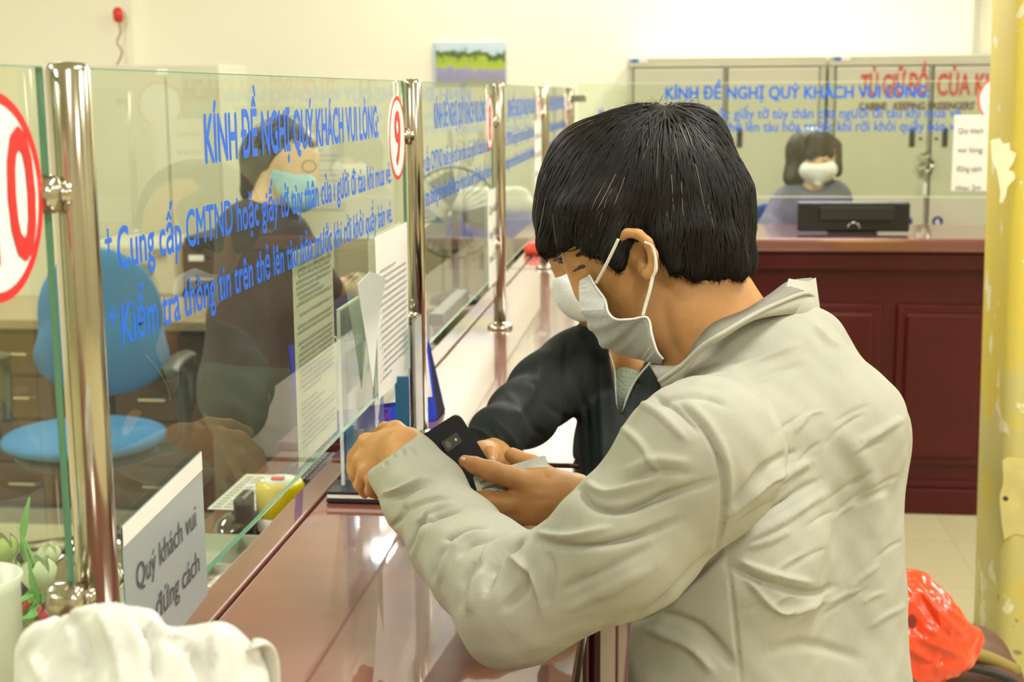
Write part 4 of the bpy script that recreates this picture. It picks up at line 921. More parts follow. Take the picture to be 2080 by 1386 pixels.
# mask: near edge on the cheek -> silhouette -> far edge
near = [(1198,559,1.372),(1212,583,1.366),(1230,609,1.358),(1236,633,1.352),(1252,648,1.346),(1283,648,1.340),(1315,645,1.336),(1324,680,1.335),(1334,712,1.338),(1346,728,1.345)]
sil  = [(1173,572,1.41),(1174,588,1.41),(1178,612,1.41),(1185,636,1.41),(1200,667,1.41),(1226,703,1.41),(1256,717,1.41),(1290,728,1.41),(1317,736,1.41),(1345,741,1.40)]
far  = [(1192,560,1.455),(1205,583,1.46),(1222,609,1.468),(1230,633,1.475),(1246,648,1.48),(1275,650,1.485),(1305,650,1.49),(1315,680,1.49),(1325,710,1.485),(1340,725,1.475)]
nearp, silp, farp = [smooth_path([P(*p) for p in q], 5) for q in (near, sil, far)]
rows = []; nn = 24
for i in range(len(nearp)):
    a, b_, c_ = nearp[i], silp[i], farp[i]; row = []
    for j in range(nn+1):
        t = j/nn; qd = (a*(1-t)**2*1.0+c_*t*t+2*t*(1-t)*(b_*2-(a+c_)/2)) # through b at t=.5
        lin = a*(1-2*t)+b_*2*t if t < .5 else b_*(2-2*t)+c_*(2*t-1); row.append(qd*.55+lin*.45)
    rows.append(row)
V = np.array(rows); cen = P(1300,600,1.41)
for i in range(len(nearp)):
    for j in range(nn+1):
        n_ = V[i,j]-cen; n_ /= np.linalg.norm(n_); t = j/nn*2
        ple = (.5+.5*math.sin(i*1.25+t*2.2))**2*.0032*math.sin(math.pi*min(1,max(0,(i-8)/30)))*(math.sin(math.pi*min(1,t/2))**.5)
        V[i,j] += n_*(ple-.0012+(.0012 if t < .06 or t > 1.94 else 0))
nr, nc = V.shape[:2]; Vf = V.reshape(-1,3); Fm = [(i*nc+j,i*nc+j+1,(i+1)*nc+j+1,(i+1)*nc+j) for i in range(nr-1) for j in range(nc-1)]
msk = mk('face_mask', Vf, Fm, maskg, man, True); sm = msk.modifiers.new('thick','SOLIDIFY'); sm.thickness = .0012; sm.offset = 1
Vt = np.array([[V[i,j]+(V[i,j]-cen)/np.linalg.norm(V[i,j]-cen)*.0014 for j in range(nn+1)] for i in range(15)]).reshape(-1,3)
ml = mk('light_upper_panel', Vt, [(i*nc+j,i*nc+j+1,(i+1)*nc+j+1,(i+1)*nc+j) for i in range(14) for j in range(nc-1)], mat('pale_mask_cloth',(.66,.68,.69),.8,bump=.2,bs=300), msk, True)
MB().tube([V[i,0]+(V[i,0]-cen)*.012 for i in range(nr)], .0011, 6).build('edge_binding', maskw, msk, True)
for q in ([(1256,486,1.322),(1240,520,1.330),(1225,550,1.342),(1211,575,1.357)], [(1326,562,1.326),(1320,590,1.328),(1312,618,1.331),(1306,641,1.333)], [(1309,492,1.322),(1324,500,1.321),(1331,522,1.321),(1332,548,1.322),(1326,562,1.326)]):
    MB().tube(smooth_path([P(*p) for p in q]), .0017, 8, .6).build('ear_strap', strapm, msk, True)
for k in (7,9): MB().tube([V[nr-k,j]+(V[nr-k,j]-cen)*.022 for j in range(0,11)], .0005, 5).build('edge_stitch', maskw, msk, True)
for k in range(3): MB().tube([V[2+2*k,j]+(V[2+2*k,j]-cen)*.02 for j in range(3,12)], .0006, 5).build('pleat_stitch', maskw, msk, True)
# jacket
jt = [([px_c((1500,745,1.40),(1590,800,1.41),112,132), px_c((1590,765,1.43),(1680,892,1.41),112,150), px_c((1680,885,1.41),(1652,1420,1.41),152,186), px_c((1652,1420,1.41),(1650,1560,1.41),186,186),
     px_c((1540,900,1.37),(1480,1150,1.35),150,180), px_c((1480,1150,1.35),(1466,1560,1.36),190,200), px_c((1470,860,1.33),(1425,935,1.22),110,155),
     px_c((1425,935,1.22),(1275,1105,1.215),150,130), px_c((1275,1105,1.215),(1065,1228,1.27),132,118), px_c((1040,1225,1.275),(1020,1265,1.28),112,80),
     px_c((1420,830,1.35),(1400,900,1.35),62,70), px_c((1560,720,1.42),(1640,700,1.45),90,80),px_c((1690,800,1.43),(1752,880,1.43),58,74)], .03),
     (chain([(1050,1222,1.275,115),(985,1160,1.32,96),(920,1090,1.38,84),(862,1010,1.44,76),(822,950,1.487,62),(808,925,1.502,54)])+[('c',P(1500,850,1.52),P(1360,1080,1.66),.09,.062),('c',P(1360,1080,1.66),P(1215,1030,1.64),.060,.036)], .03)]
def jcut(X):        # open cuffs and neck
    q = (X-CP) @ CR; d = -q[...,2]; px = 1040+F*q[...,0]/d; py = 693-F*q[...,1]/d
    u = ((px-820)*.61+(py-905)*.79)       # past the left cuff plane
    c1 = np.where((px < 900) & (py < 1000) & (d > 1.42), (-u)*1.5/F, -1)
    c2 = .0015-(X[...,2]-1.05)            # rest on the counter
    return np.maximum(c1, np.where(X[...,0] < -.09, c2, -1))
V, Fq = skin(jt, .0036, cut=jcut, kk=.02)
S = [(((1179,998),(1209,1031),(1268,1037),(1358,1004),(1453,977)),9,-7),(((1191,983),(1238,1003),(1334,971)),10,5),(((1095,1102),(1179,1110),(1286,1092),(1387,1055)),9,-6),(((1089,1084),(1149,1090),(1238,1072)),9,4),
 (((1381,822),(1429,870),(1465,947),(1471,1037),(1459,1126)),6,-4.5),(((1392,815),(1445,870),(1480,950),(1488,1040)),10,2.5),(((1519,1114),(1560,1100),(1600,1080)),8,4),(((1477,1060),(1572,975),(1650,938)),11,4.5),(((1485,1035),(1560,950),(1620,915)),10,-4),
 (((1495,1108),(1584,1061),(1673,1001)),9,4),(((1490,1085),(1575,1025),(1665,975)),9,-4),(((1477,1150),(1548,1182),(1644,1206),(1697,1192)),8,-5),(((1500,1140),(1560,1165),(1650,1185)),9,4),(((1512,1168),(1584,1245),(1655,1227)),10,4),
 (((1477,1132),(1489,1233),(1507,1400)),4,-2.5),(((1334,1245),(1417,1275),(1489,1353)),13,-6),(((1310,1275),(1400,1310),(1450,1370)),13,5),(((1256,1272),(1334,1235),(1381,1194),(1459,1126)),9,-9),
 (((1298,816),(1346,846),(1393,894)),9,4),(((1320,800),(1375,835),(1420,880)),8,-3.5),(((1322,822),(1417,806),(1477,830)),9,-3),(((1656,661),(1680,690),(1703,705)),8,4),(((1400,780),(1500,745),(1620,700)),10,3),(((1420,800),(1530,770),(1640,740)),10,-2.5),
 (((767,1017),(810,1007),(842,988),(882,971)),6,-5),(((775,1002),(815,992),(860,965)),6,3.5),(((819,1037),(868,1014),(911,1008)),6,-4.5),(((781,1086),(810,1054),(819,1028)),6,-4.5),(((853,1077),(896,1051),(940,1037)),6,-5),(((845,1062),(885,1036),(925,1024)),6,4),
 (((905,1100),(940,1083),(986,1072)),6,-5),(((934,1132),(957,1106),(1003,1092)),6,-5),(((920,1118),(950,1092),(990,1080)),6,3.5),(((992,1158),(1020,1126),(1055,1100)),8,-6),(((975,1145),(1000,1112),(1040,1085)),7,4.5),(((842,1129),(865,1077),(882,1049)),7,4),
 (((828,1125),(850,1075),(868,1045)),6,-4),(((813,1092),(819,1129),(836,1160)),7,-4),(((880,1180),(895,1130),(920,1095)),8,-4),(((893,1185),(912,1135),(935,1105)),8,4),(((930,1240),(940,1180),(965,1140)),9,-4.5),(((950,1245),(962,1190),(985,1155)),9,4),
 (((1030,1126),(1088,1180),(1100,1245)),12,5),(((1060,1092),(1005,1130),(985,1205)),10,-6),(((1020,1240),(1060,1200),(1075,1150)),12,-4),(((1110,1230),(1120,1170),(1105,1120)),12,-3.5),(((1150,1240),(1230,1200),(1330,1150)),14,3),(((1140,1200),(1220,1160),(1330,1110)),12,-3),
 (((790,905),(800,930)),5,-2.5),(((812,902),(822,928)),5,-2.5),(((832,905),(845,925)),5,-2.5),(((770,930),(785,945)),5,-2),(((1740,900),(1800,870),(1832,850)),10,3),(((1700,860),(1760,950),(1790,1100)),30,3),(((1560,1330),(1640,1310),(1750,1340)),14,-2.5),
 (((1250,860),(1300,900),(1340,960)),9,3),(((1265,960),(1330,935),(1400,940)),12,3),(((1260,985),(1330,958),(1400,962)),9,-3)]
for (x0_, y0_, L_) in [(1560+rng.uniform(-70,220), 860+rng.uniform(0,420), rng.uniform(50,110)) for _ in range(34)]:
    a_ = rng.uniform(-.75,-.35); S.append((((x0_,y0_),(x0_+L_*.5*math.cos(a_),y0_+L_*.5*math.sin(a_)-4),(x0_+L_*math.cos(a_),y0_+L_*math.sin(a_))), rng.uniform(4,8), rng.choice([-1.5,1.5])))
V = relax(V, Fq, 2, .5); V, Fq = subdiv(V, Fq); V = relax(V, Fq, 1, .5); S = [(a_, w__*.8, m__*1.3) for a_, w__, m__ in S]; V = folds(V, Fq, S); N = normals(V, Fq); V = V+N*(noise3(V,38,21)*.0022+noise3(V,90,22)*.0007)[:,None]
V = relax(V, Fq, 1, .35)
jac = mk('jacket', V, Fq, jg, man, True)
# collar: base line to fold line to inner edge
base = [(1346,792,1.325),(1380,768,1.315),(1420,722,1.305),(1470,688,1.305),(1530,652,1.33),(1590,640,1.375),(1640,640,1.43),(1668,655,1.47)]
fold = [(1338,775,1.322),(1385,742,1.312),(1428,702,1.300),(1470,676,1.300),(1530,640,1.328),(1585,614,1.372),(1638,596,1.43),(1660,612,1.468)]
top  = [(1318,740,1.345),(1380,740,1.335),(1412,694,1.335),(1450,655,1.345),(1515,628,1.372),(1562,598,1.41),(1602,571,1.45),(1650,564,1.478)]
def loft(curves, n=8): 
    C_ = [smooth_path([P(*p) for p in c], n) for c in curves]; V = np.array(C_); a, b_ = V.shape[:2]
    return V.reshape(-1,3), [(i*b_+j,i*b_+j+1,(i+1)*b_+j+1,(i+1)*b_+j) for i in range(a-1) for j in range(b_-1)]
V, Fm = loft([base, fold]); c1 = mk('collar', V, Fm, jg, jac, True); s1 = c1.modifiers.new('t','SOLIDIFY'); s1.thickness = .003
V, Fm = loft([fold, top]); c2 = mk('collar_lining', V, Fm, jin, jac, True); s1 = c2.modifiers.new('t','SOLIDIFY'); s1.thickness = .002
MB().tube(smooth_path([P(*p) for p in fold]), .0022, 8).build('collar_edge', jg, jac, True)
V, Fm = loft([[(1600,571,1.452),(1632,575,1.455),(1652,566,1.47)],[(1590,600,1.42),(1630,606,1.43),(1660,625,1.455)],[(1600,640,1.40),(1640,650,1.41),(1668,668,1.445)]]); c3 = mk('collar_stand', V, Fm, jg, jac, True); c3.modifiers.new('t','SOLIDIFY').thickness = .003
# trousers and shoes, below the picture
V, Fq = skin([w_e((.13,1.40,.90),(.17,.15,.12))]+wchain([(.12,1.31,.88,.10),(.10,1.27,.48,.068),(.12,1.30,.08,.055)])+wchain([(.14,1.50,.88,.10),(.10,1.52,.48,.068),(.14,1.54,.08,.055)]), .012, .03); mk('trousers', V, Fq, trou, man, True)
for y in (1.29,1.54): V, Fq = skin([w_e((.06,y,.04),(.13,.048,.045))], .008, .01, cut=lambda X: .001-X[...,2]); mk('shoe', V, Fq, shoe, man, True)

# phone and cards ------------------------------------------------------------
def frame(o, u, v): 
    u = u/np.linalg.norm(u); v = v-u*(v@u); v /= np.linalg.norm(v); return u, v, np.cross(u, v)
def slab(o, u, v, n, w_, h_, t_, r_, m, name, par):
    V = []; R_ = []
    for (cx, cy, a0) in ((w_-r_,h_-r_,0),(r_,h_-r_,90),(r_,r_,180),(w_-r_,r_,270)):
        for k in range(7): a = math.radians(a0+15*k); R_.append((cx+r_*math.cos(a), cy+r_*math.sin(a)))
    n_ = len(R_); e = min(.0015, t_*.3)
    for z, ins in ((0,e),(e,0),(t_-e,0),(t_,e)):
        for x, y in R_:
            x2 = x+(ins if x < w_/2 else -ins); y2 = y+(ins if y < h_/2 else -ins); V.append(o+u*x2+v*y2+n*z)
    Fs = [tuple(range(n_))[::-1], tuple(3*n_+k for k in range(n_))]+[(j*n_+k,j*n_+(k+1)%n_,(j+1)*n_+(k+1)%n_,(j+1)*n_+k) for j in range(3) for k in range(n_)]
    return mk(name, V, Fs, m, par)
tl = P(843,893,1.60); tr = P(917,846,1.648); bl = P(945,1020,1.61)
u, v, n_ = frame(tl, tr-tl, bl-tl); n_ = -n_ if (n_ @ (CP-tl)) < 0 else n_
phm = mat('black_phone', (.003,.003,.004), .5, spec=.12, bump=.1, bs=400)
ph = thing('smartphone', 'black smartphone seen from the back, held above the counter by the grey-jacketed person', 'phone', tuple(tl))
phl = np.linalg.norm(bl-tl)*1.0
slab(tl, u, v, n_, .073, .150, .008, .010, phm, 'phone_case', ph)
cm = slab(tl+u*.022+v*.018+n_*.0079, u, v, n_, .030, .014, .0012, .003, mat('camera_plate',(.004,.004,.005),.35,spec=.3), 'camera_plate', ph)
for k, (du, rr) in enumerate(((.030,.0045),)):
    m = MB(); pc_ = tl+u*du+v*.025+n_*.0095; V = [pc_+ (u*math.cos(a)+v*math.sin(a))*rr for a in np.linspace(0,2*math.pi,25)[:-1]]; mk('camera_lens', V, [tuple(range(24))], mat('lens_glass',(.03,.02,.02),.05,coat=1.), cm)
pc_ = tl+u*.044+v*.025+n_*.0095; mk('flash', [pc_+(u*math.cos(a)+v*math.sin(a))*.0018 for a in np.linspace(0,2*math.pi,13)[:-1]], [tuple(range(12))], mat('flash_dot',(.5,.35,.1),.3), cm)
cardm = mat('laminated_card', (.33,.34,.24), .25, coat=.6, var=.25, vs=60)
def card(name, label, a, b_, c_, m):
    A_, B_, C_ = P(*a), P(*b_), P(*c_); u, v, n_ = frame(A_, B_-A_, C_-A_); n_ = -n_ if (n_ @ (CP-A_)) < 0 else n_
    t = thing(name, label, 'card', tuple(A_)); slab(A_, u, v, n_, .0856, .054, .001, .003, m, 'card_body', t)
    V=[];Fs=[]
    for k in range(6):
        for x0 in ((.006,.03,.055) if k % 2 else (.006,.04)):
            o_ = A_+u*x0+v*(.008+k*.0075)+n_*.00125; s_ = len(V); V += [o_, o_+u*.018, o_+u*.018+v*.0025, o_+v*.0025]; Fs.append((s_,s_+1,s_+2,s_+3))
    mk('printed_lines', V, Fs, mat('card_print',(.14,.15,.13),.5), t); return t
card('identity_card', 'laminated grey-green identity card held against the back of the phone', (960,968,1.600), (1042,944,1.605), (998,1012,1.595), cardm)
card('identity_card', 'pale identity card with faint print lying under the hands on counter', (985,1078,1.60), (1090,1072,1.66), (1000,1140,1.585), mat('pale_card',(.62,.62,.60),.25,coat=.6,var=.2,vs=80))

# ---- the man in the black jacket --------------------------------------------
m2 = thing('person', 'person in black zip jacket and white mask, mostly hidden behind the grey-jacketed one', 'person', (.02,2.1,0))
E0 = 2.0
hd2 = [px_e((1212,470,E0),(105,120),15,rd=105), px_c((1180,530,1.97),(1200,600,1.97),55,48), px_c((1215,560,E0),(1220,620,E0),70,55)]
nk2 = [px_c((1235,600,2.04),(1288,740,2.06),46,38)]
arm2 = [px_c((1290,745,2.08),(1300,900,2.10),42,70), px_c((1180,740,2.05),(1080,815,1.98),60,48), px_c((1080,815,1.98),(1020,905,1.80),45,34), px_c((1020,905,1.80),(990,925,1.73),30,28)]
h2 = [(chain([(1010,925,1.76,32),(985,930,1.70,30),(970,945,1.675,26)]), .015), (chain([(985,922,1.69,20),(998,922,1.665,17),(1000,936,1.655,14)]), .004), (chain([(975,935,1.69,20),(950,930,1.685,16),(930,925,1.68,13)]), .004), (chain([(975,950,1.69,19),(952,948,1.69,16),(932,946,1.685,13)]), .004), (chain([(978,962,1.69,18),(958,965,1.69,15),(942,964,1.69,12)]), .004), (chain([(982,970,1.695,16),(965,976,1.69,13),(952,977,1.69,11)]), .004),
      (chain([(1110,1085,1.72,24),(1060,1078,1.70,32),(1020,1068,1.69,32),(995,1060,1.69,28)]), .01), (chain([(1000,1050,1.68,17),(972,1042,1.675,14),(955,1046,1.67,11)]), .004), (chain([(998,1062,1.68,17),(970,1058,1.675,14),(952,1062,1.67,11)]), .004), (chain([(1000,1075,1.68,16),(975,1075,1.675,13),(958,1078,1.67,11)]), .004), (chain([(1010,1084,1.68,14),(985,1088,1.675,12),(968,1090,1.67,10)]), .004), (chain([(1040,1050,1.69,15),(1010,1040,1.67,13),(985,1036,1.66,11)]), .004)]
arm2 += [px_c((1340,900,2.0),(1260,1090,1.85),50,38), px_c((1260,1090,1.85),(1110,1085,1.72),34,24)]
V, Fq = skin([(hd2+nk2+arm2, .025)]+h2, .0038, kk=.008, cut=lambda X: np.where(X[...,0] < -.07, 1.0525-X[...,2], -1))
V = relax(V, Fq, 1); V = folds(V, Fq, [(((1130,540),(1140,552),(1160,556)),5,-2),(((1125,520),(1145,510),(1165,515)),6,2)])
b2 = mk('body', V, Fq, skinm, m2, True)
nail((1001,935,1.6485),6,8,-15,b2)
arcpt([(1127,532,1.928),(1136,525,1.918),(1148,525,1.912),(1159,532,1.912)], [.0005]+[.0014]*6+[.0026]*10+[.0008]*2, 'eyelashes', eyed, b2)
arcpt([(1135,531,1.918),(1142,532,1.914),(1150,531,1.912)], [.0012]+[.0028]*11+[.0012], 'eye', eyed, b2)
arcpt([(1122,512,1.93),(1140,504,1.915),(1162,508,1.908)], [.001]+[.0022]*11+[.001], 'eyebrow', hairm, b2)
hp2 = [px_e((1220,440,2.03),(128,118),0,rd=118), px_c((1125,430,2.0),(1105,500,1.99),34,14), px_c((1150,420,1.95),(1128,505,1.95),30,9), px_c((1175,430,1.93),(1160,500,1.93),30,10)]
V, Fq = skin(hp2, .005, .02, cut=lambda X: None if False else (lambda py, d: (py-512)*d/F)(693-F*((X-CP)@CR)[...,1]/-((X-CP)@CR)[...,2], -((X-CP)@CR)[...,2]))
h_2 = mk('hair', V, Fq, hairm, m2, True)
strands('hair_strands', hp2, .02, surf_seeds(V, 900, lambda V: proj(V)[0] < 1200, 4), lambda p: np.array([-.3,0,-1.])+p*0, 7, .008, .002, .0011, hairm, h_2, .2, 5, lift=.002)
V, Fq = skin([px_e((1178,592,1.965),(54,46),-42,rd=56), px_c((1150,572,1.945),(1185,622,1.95),26,30)], .003, .02, cut=lambda X: (lambda q: (np.interp(1040+F*q[...,0]/-q[...,2],[1100,1123,1140,1160,1180,1200,1240],[566,566,562,552,546,542,540])-(693-F*q[...,1]/-q[...,2]))*2/F)((X-CP)@CR))
k2 = mk('face_mask', V, Fq, maskw, m2, True)
# jacket 2
j2 = [([px_c((1180,745,2.05),(1250,740,2.05),62,55), px_c((1250,760,2.08),(1262,940,2.08),75,90), px_c((1385,740,2.08),(1400,960,2.1),80,110), px_c((1262,930,2.08),(1275,1150,2.06),92,98),px_c((1400,960,2.1),(1400,1180,2.1),110,100), px_c((1245,880,2.02),(1252,1010,1.90),74,74), px_c((1310,900,2.1),(1320,1150,2.1),110,120)], .03),
      (chain([(1196,668,2.0,20),(1222,705,2.0,20),(1240,755,2.02,16)])+chain([(1196,668,2.02,22),(1175,720,2.05,50)]), .02),
      (chain([(1165,745,2.05,72),(1105,795,2.0,66),(1060,840,1.92,62),(1010,885,1.80,50),(1000,905,1.765,42)])+chain([(1385,900,2.02,80),(1290,1100,1.86,55),(1200,1100,1.80,42)]), .03)]
def j2cut(X):
    q = (X-CP)@CR; d = -q[...,2]; px = 1040+F*q[...,0]/d; py = 693-F*q[...,1]/d
    vz = np.where((py < 850) & (d < 2.06), (np.interp(py,[690,730,850],[44,36,1])-np.abs(px-np.interp(py,[700,850],[1280,1258])))*2.05/F, -1)
    cf = np.where((d < 1.82) & (py > 860) & (px < 1040), (985-px)*.0006*0+(.60*(978-px)+.8*(918-py)*-1)*1.75/F*0-1, -1)
    return np.maximum(np.maximum(vz, cf), np.where(X[...,0] < -.07, 1.0525-X[...,2], -1))
V, Fq = skin(j2, .0045, cut=j2cut, kk=.02)
V = relax(V, Fq, 2); V, Fq = subdiv(V, Fq); V = relax(V, Fq, 1); V = folds(V, Fq, [(((1150,700),(1145,760),(1155,830)),6,-4),(((1100,740),(1080,800),(1040,860)),9,5),(((1080,770),(1110,820),(1160,860)),8,-5),(((1000,850),(1030,880),(1050,910)),7,5),(((985,860),(1000,880),(1010,900)),6,-4),(((1180,760),(1190,850),(1195,980)),8,-4),(((1215,740),(1222,850),(1225,960)),8,3.5),(((950,870),(975,875),(1000,890)),6,4),(((1060,830),(1085,870),(1120,900)),8,-4),(((1030,800),(1060,850),(1075,900)),8,4)])
V = V+normals(V,Fq)*(noise3(V,45,31)*.002)[:,None]
jk2 = mk('jacket', V, Fq, jb, m2, True)
V, Fq = skin([px_c((1290,770,2.085),(1275,880,2.075),60,58), px_c((1255,775,2.085),(1262,870,2.075),55,50), px_c((1285,735,2.07),(1275,800,2.07),50,55)], .005, .01, cut=lambda X: (lambda q: (738-(693-F*q[...,1]/-q[...,2]))*2/F)((X-CP)@CR)); mk('t_shirt', V, Fq, mat('grey_green_knit',(.30,.36,.27),.9,bump=.3,bs=300), m2, True)
zipm = mat('zip_tape',(.62,.62,.55),.6)
for q in ([(1230,700,2.02),(1246,745,2.018),(1250,800,2.018),(1254,852,2.018)], [(1322,735,2.01),(1294,768,2.015),(1274,805,2.018),(1262,852,2.018)], [(1257,852,2.005),(1240,930,1.995),(1236,1010,1.99)]):
    z = MB().tube(smooth_path([P(*p) for p in q]), .0022, 6, .5); z.build('zip', zipm if q[0][0] != 1257 else blackp, jk2, True)
MB().box(tuple(P(1254,866,1.995)-.004), tuple(P(1254,866,1.995)+.004), .001).build('zip_slider', blackp, jk2)
V, Fq = skin([w_e((.10,2.13,.90),(.15,.14,.14))]+wchain([(.04,2.08,.88,.09),(.04,2.08,.48,.07),(.04,2.12,.08,.055)])+wchain([(.17,2.08,.88,.09),(.18,2.08,.48,.07),(.19,2.12,.08,.055)]), .012, .03); mk('trousers', V, Fq, trou, m2, True)
for x in (.04,.19): V, Fq = skin([w_e((x,2.06,.04),(.048,.13,.045))], .008, .01, cut=lambda X: .001-X[...,2]); mk('shoe', V, Fq, shoe, m2, True)

# ---- the standing clerk behind the number 9 glass ----------------------------
suit = mat('dark_suit_cloth', (.055,.042,.045), .8, bump=.15, bs=200, var=.1, vs=10); suitg = mat('blue_grey_suit', (.105,.105,.15), .8, bump=.2, bs=150, var=.15, vs=12)
w1 = thing('person', 'person in dark suit, glasses and light blue mask bending forward behind the glass', 'person', (-1.03,3.5,0))
G = 3.5
hw_ = [px_e((585,318,G),(58,72),12,rd=62), px_c((600,330,3.48),(612,385,3.46),48,36), px_c((560,370,G),(545,430,G),38,42)]
aw = [px_c((545,440,G),(520,700,G),50,70), px_c((600,500,3.46),(650,580,3.5),36,26), px_c((650,580,3.5),(690,583,3.55),22,18), px_c((530,700,3.5),(560,1000,3.52),50,40)]
hnd = [(chain([(690,583,3.55,17),(712,578,3.58,17)]), .01)]+[(chain([(712,578+dy,3.58,8),(730,582+dy*1.5,3.585,7),(742,586+dy*1.6,3.59,6)]), .004) for dy in (-10,-3,4,10)]+[(chain([(700,572,3.57,8),(716,562,3.56,7),(726,560,3.55,6)]), .004)]
V, Fq = skin([(hw_+aw, .02)]+hnd, .0055, kk=.006); bw = mk('body', V, Fq, skinl, w1, True)
hpw = [px_e((566,305,G+.01),(72,62),-20,rd=72), px_c((540,330,3.52),(525,385,3.53),50,34), px_c((580,275,3.47),(628,292,3.46),38,12)]
V, Fq = skin(hpw, .006, .02); hw = mk('hair', V, Fq, hairb, w1, True); 
strands('hair_strands', hpw, .02, surf_seeds(V, 700, lambda V: proj(V)[0] > 0, 4), lambda p: np.array([-.8,0,-.8])+p*0, 6, .014, .003, .0022, hairb, hw, .2, 5)
V, Fq = skin([px_c((592,362,3.455),(612,402,3.44),42,30), px_c((570,352,3.47),(620,375,3.435),18,22)], .005, .02, cut=lambda X: (lambda q: (np.interp(1040+F*q[...,0]/-q[...,2],[540,560,600,640,660],[338,344,356,354,352])-(693-F*q[...,1]/-q[...,2]))*3.5/F)((X-CP)@CR))
mw = mk('face_mask', V, Fq, mat('light_blue_mask',(.36,.62,.72),.8,bump=.2,bs=100), w1, True)
m = MB(); 
for c_ in ((628,338,3.42),(596,334,3.44)):
    m.tube([P(c_[0]+14*math.cos(a),c_[1]+12*math.sin(a),c_[2]) for a in np.linspace(0,2*math.pi,20)], .0013, 5)
m.tube([P(582,332,3.44),P(560,326,3.50)], .0013, 5); m.build('glasses', mat('glasses_frame',(.06,.05,.04),.3), w1)
V, Fq = skin([(chain([(500,480,3.52,58),(560,470,3.48,55)])+[px_c((520,480,G),(515,640,G),78,88), px_c((515,640,G),(500,760,G),88,92), px_c((570,520,3.46),(590,600,3.46),50,50)], .03), (chain([(585,480,3.45,48),(630,560,3.46,44),(668,583,3.51,30)]), .02)], .008, kk=.02)
V = relax(V,Fq,2); V = folds(V, Fq, [(((480,560),(530,640),(560,700)),10,-7),(((500,545),(550,620),(585,670)),10,6),(((590,520),(600,570),(625,600)),8,-6),(((430,740),(500,780),(570,790)),9,-8),(((560,560),(545,620),(560,680)),8,5)])
jw = mk('suit_jacket', V, Fq, suit, w1, True)
V, Fq = skin([px_c((558,432,3.47),(592,470,3.43),20,8), px_c((556,430,3.49),(535,445,3.52),18,14)], .005, .01); mk('shirt_collar', V, Fq, white, w1, True)
V, Fq = skin([px_c((500,770,G),(500,800,G),95,92)]+[px_c((500,800,G),(560,1000,3.55),92,60)]+wchain([(-1.00,3.50,.75,.10),(-.97,3.55,.45,.08),(-.95,3.56,.08,.06)])+wchain([(-1.08,3.50,.75,.10),(-1.12,3.55,.45,.08),(-1.13,3.56,.08,.06)]), .010, .03); V = folds(V,Fq,[(((450,800),(520,850),(600,880)),12,6),(((470,850),(540,920),(590,960)),12,-6)]); mk('trousers', V, Fq, mat('green_grey_cloth',(.06,.065,.055),.8), w1, True)
for x in (-.95,-1.13): V, Fq = skin([w_e((x,3.52,.04),(.045,.12,.045))], .01, .01, cut=lambda X: .001-X[...,2]); mk('shoe', V, Fq, shoe, w1, True)

# ---- the seated clerk at the back counter ------------------------------------
K = 6.0
w2 = thing('person', 'person with bobbed brown hair, white mask and blue-grey suit seated behind the black monitor', 'person', (.60,6.0,0))
hh = [px_e((1660,315,K),(36,46),-8,rd=42), px_c((1662,335,5.97),(1662,358,5.96),28,20), px_c((1655,350,K),(1650,385,K),20,20)]
bb = [px_c((1650,385,K),(1650,520,K),24,50), px_c((1650,520,K),(1650,640,K),50,60)]
q = np.array([.72,5.9,0]); 
V, Fq = skin([(hh+bb, .02)], .006); bd = mk('body', V, Fq, skinl, w2, True)
hp3 = [px_e((1648,306,K+.03),(50,48),-10,rd=50), px_c((1625,310,6.02),(1606,362,6.0),26,14), px_c((1612,360,6.0),(1628,368,6.02),14,18), px_c((1688,300,6.0),(1702,350,5.99),20,8), px_c((1650,345,6.06),(1650,372,6.06),42,36), px_c((1665,284,5.925),(1645,315,5.915),17,8), px_c((1672,284,5.925),(1688,312,5.92),16,8), px_c((1660,282,5.92),(1662,306,5.908),17,8), px_c((1655,284,5.92),(1654,310,5.91),15,7), px_c((1668,284,5.92),(1672,310,5.912),15,7)]
V, Fq = skin(hp3, .006, .018); h3 = mk('hair', V, Fq, hairb, w2, True)
strands('hair_strands', hp3, .018, surf_seeds(V, 700, lambda V: proj(V)[0] > 0, 4), lambda p: np.array([.0,0,-1.])+p*0, 6, .014, .003, .0022, hairb, h3, .12, 5)
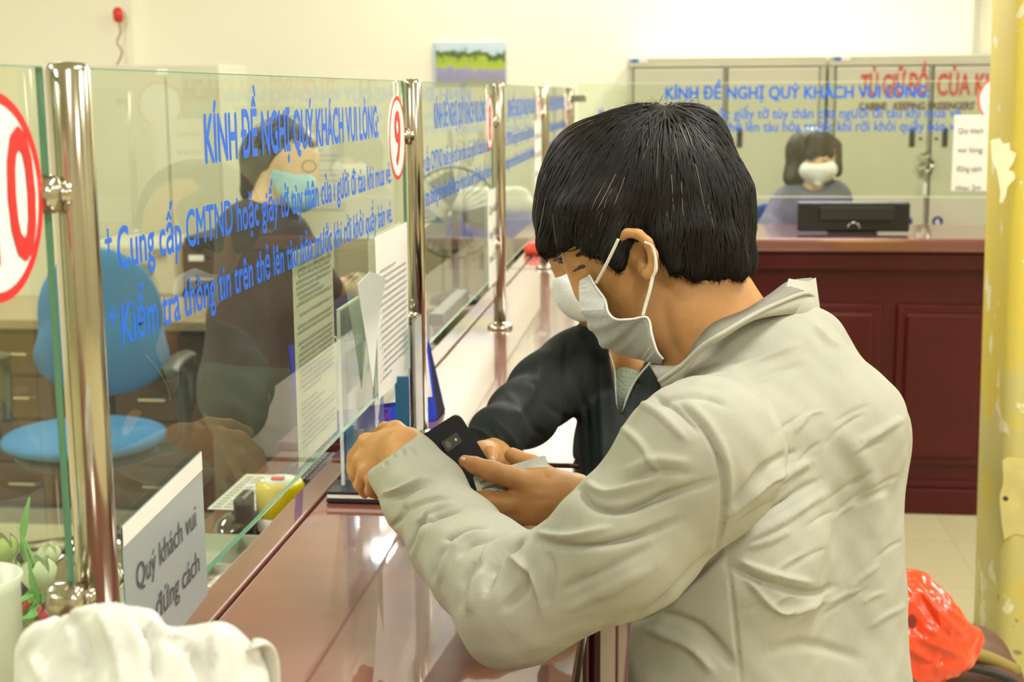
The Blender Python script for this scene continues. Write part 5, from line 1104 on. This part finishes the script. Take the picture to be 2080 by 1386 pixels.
V, Fq = skin([px_e((1662,346,5.955),(39,27),-3,rd=32), px_c((1662,352,5.935),(1661,373,5.925),25,7)], .005, .02, cut=lambda X: (lambda q: (np.interp(1040+F*q[...,0]/-q[...,2],[1600,1625,1650,1662,1680,1700],[322,326,333,334,331,325])-(693-F*q[...,1]/-q[...,2]))*6/F)((X-CP)@CR)); mk('face_mask', V, Fq, maskw, w2, True)
for x in (1648,1676): arcpt([(x-7,324,5.905),(x,327,5.90),(x+7,324,5.905)], [.001,.002,.002,.002,.003,.003,.003,.003,.003,.002,.002,.001,.001], 'eyelashes', eyed, bd)
V, Fq = skin([px_c((1605,405,6.02),(1695,395,6.02),32,30), px_c((1650,455,6.02),(1650,600,6.02),72,76), px_c((1590,420,6.0),(1562,470,5.93),30,26), px_c((1562,470,5.93),(1590,500,5.75),26,20), px_c((1708,410,6.0),(1722,480,5.93),24,22)], .008, .03)
V = relax(V,Fq,1); V = folds(V,Fq,[(((1560,440),(1580,455),(1605,460)),6,8),(((1550,465),(1575,480),(1600,480)),6,-8),(((1620,400),(1640,430),(1662,460)),5,-6),(((1590,400),(1585,430)),6,6)]); jw2 = mk('suit_jacket', V, Fq, suitg, w2, True)
V, Fq = skin([w_e((.60,6.10,.54),(.17,.2,.09))]+wchain([(.51,6.05,.54,.08),(.51,5.92,.52,.06),(.51,5.92,.09,.045)])+wchain([(.69,6.05,.54,.08),(.69,5.92,.52,.06),(.69,5.92,.09,.045)]), .012, .03); mk('trousers', V, Fq, trou, w2, True)
# monitor on the back counter
a = on(1,1620,410,5.44); b_ = on(1,1846,478,5.44)
t = thing('monitor', 'black computer monitor seen from behind on the back counter', 'monitor', ((a[0]+b_[0])/2,5.45,1.05))
zt = a[2]; MB().box((a[0],5.425,1.058),(b_[0],5.46,zt),.008).build('screen_housing', blackp, t)
MB().box((a[0]+.08,5.412,1.10),(b_[0]-.06,5.427,zt-.015),.006).build('rear_bulge', mat('black_plastic_matte',(.02,.02,.018),.6), t)
MB().box(((a[0]+b_[0])/2-.09,5.41,1.0505),((a[0]+b_[0])/2+.09,5.56,1.057),.003).build('stand_foot', blackp, t)
m = MB(); c_ = np.array([(a[0]+b_[0])/2,5.418,1.072]); m.tube([c_+np.array([.022*math.cos(x),0,.022*math.sin(x)]) for x in np.linspace(0,math.pi,16)], .0025, 6); m.build('round_emblem', chrome, t, True)
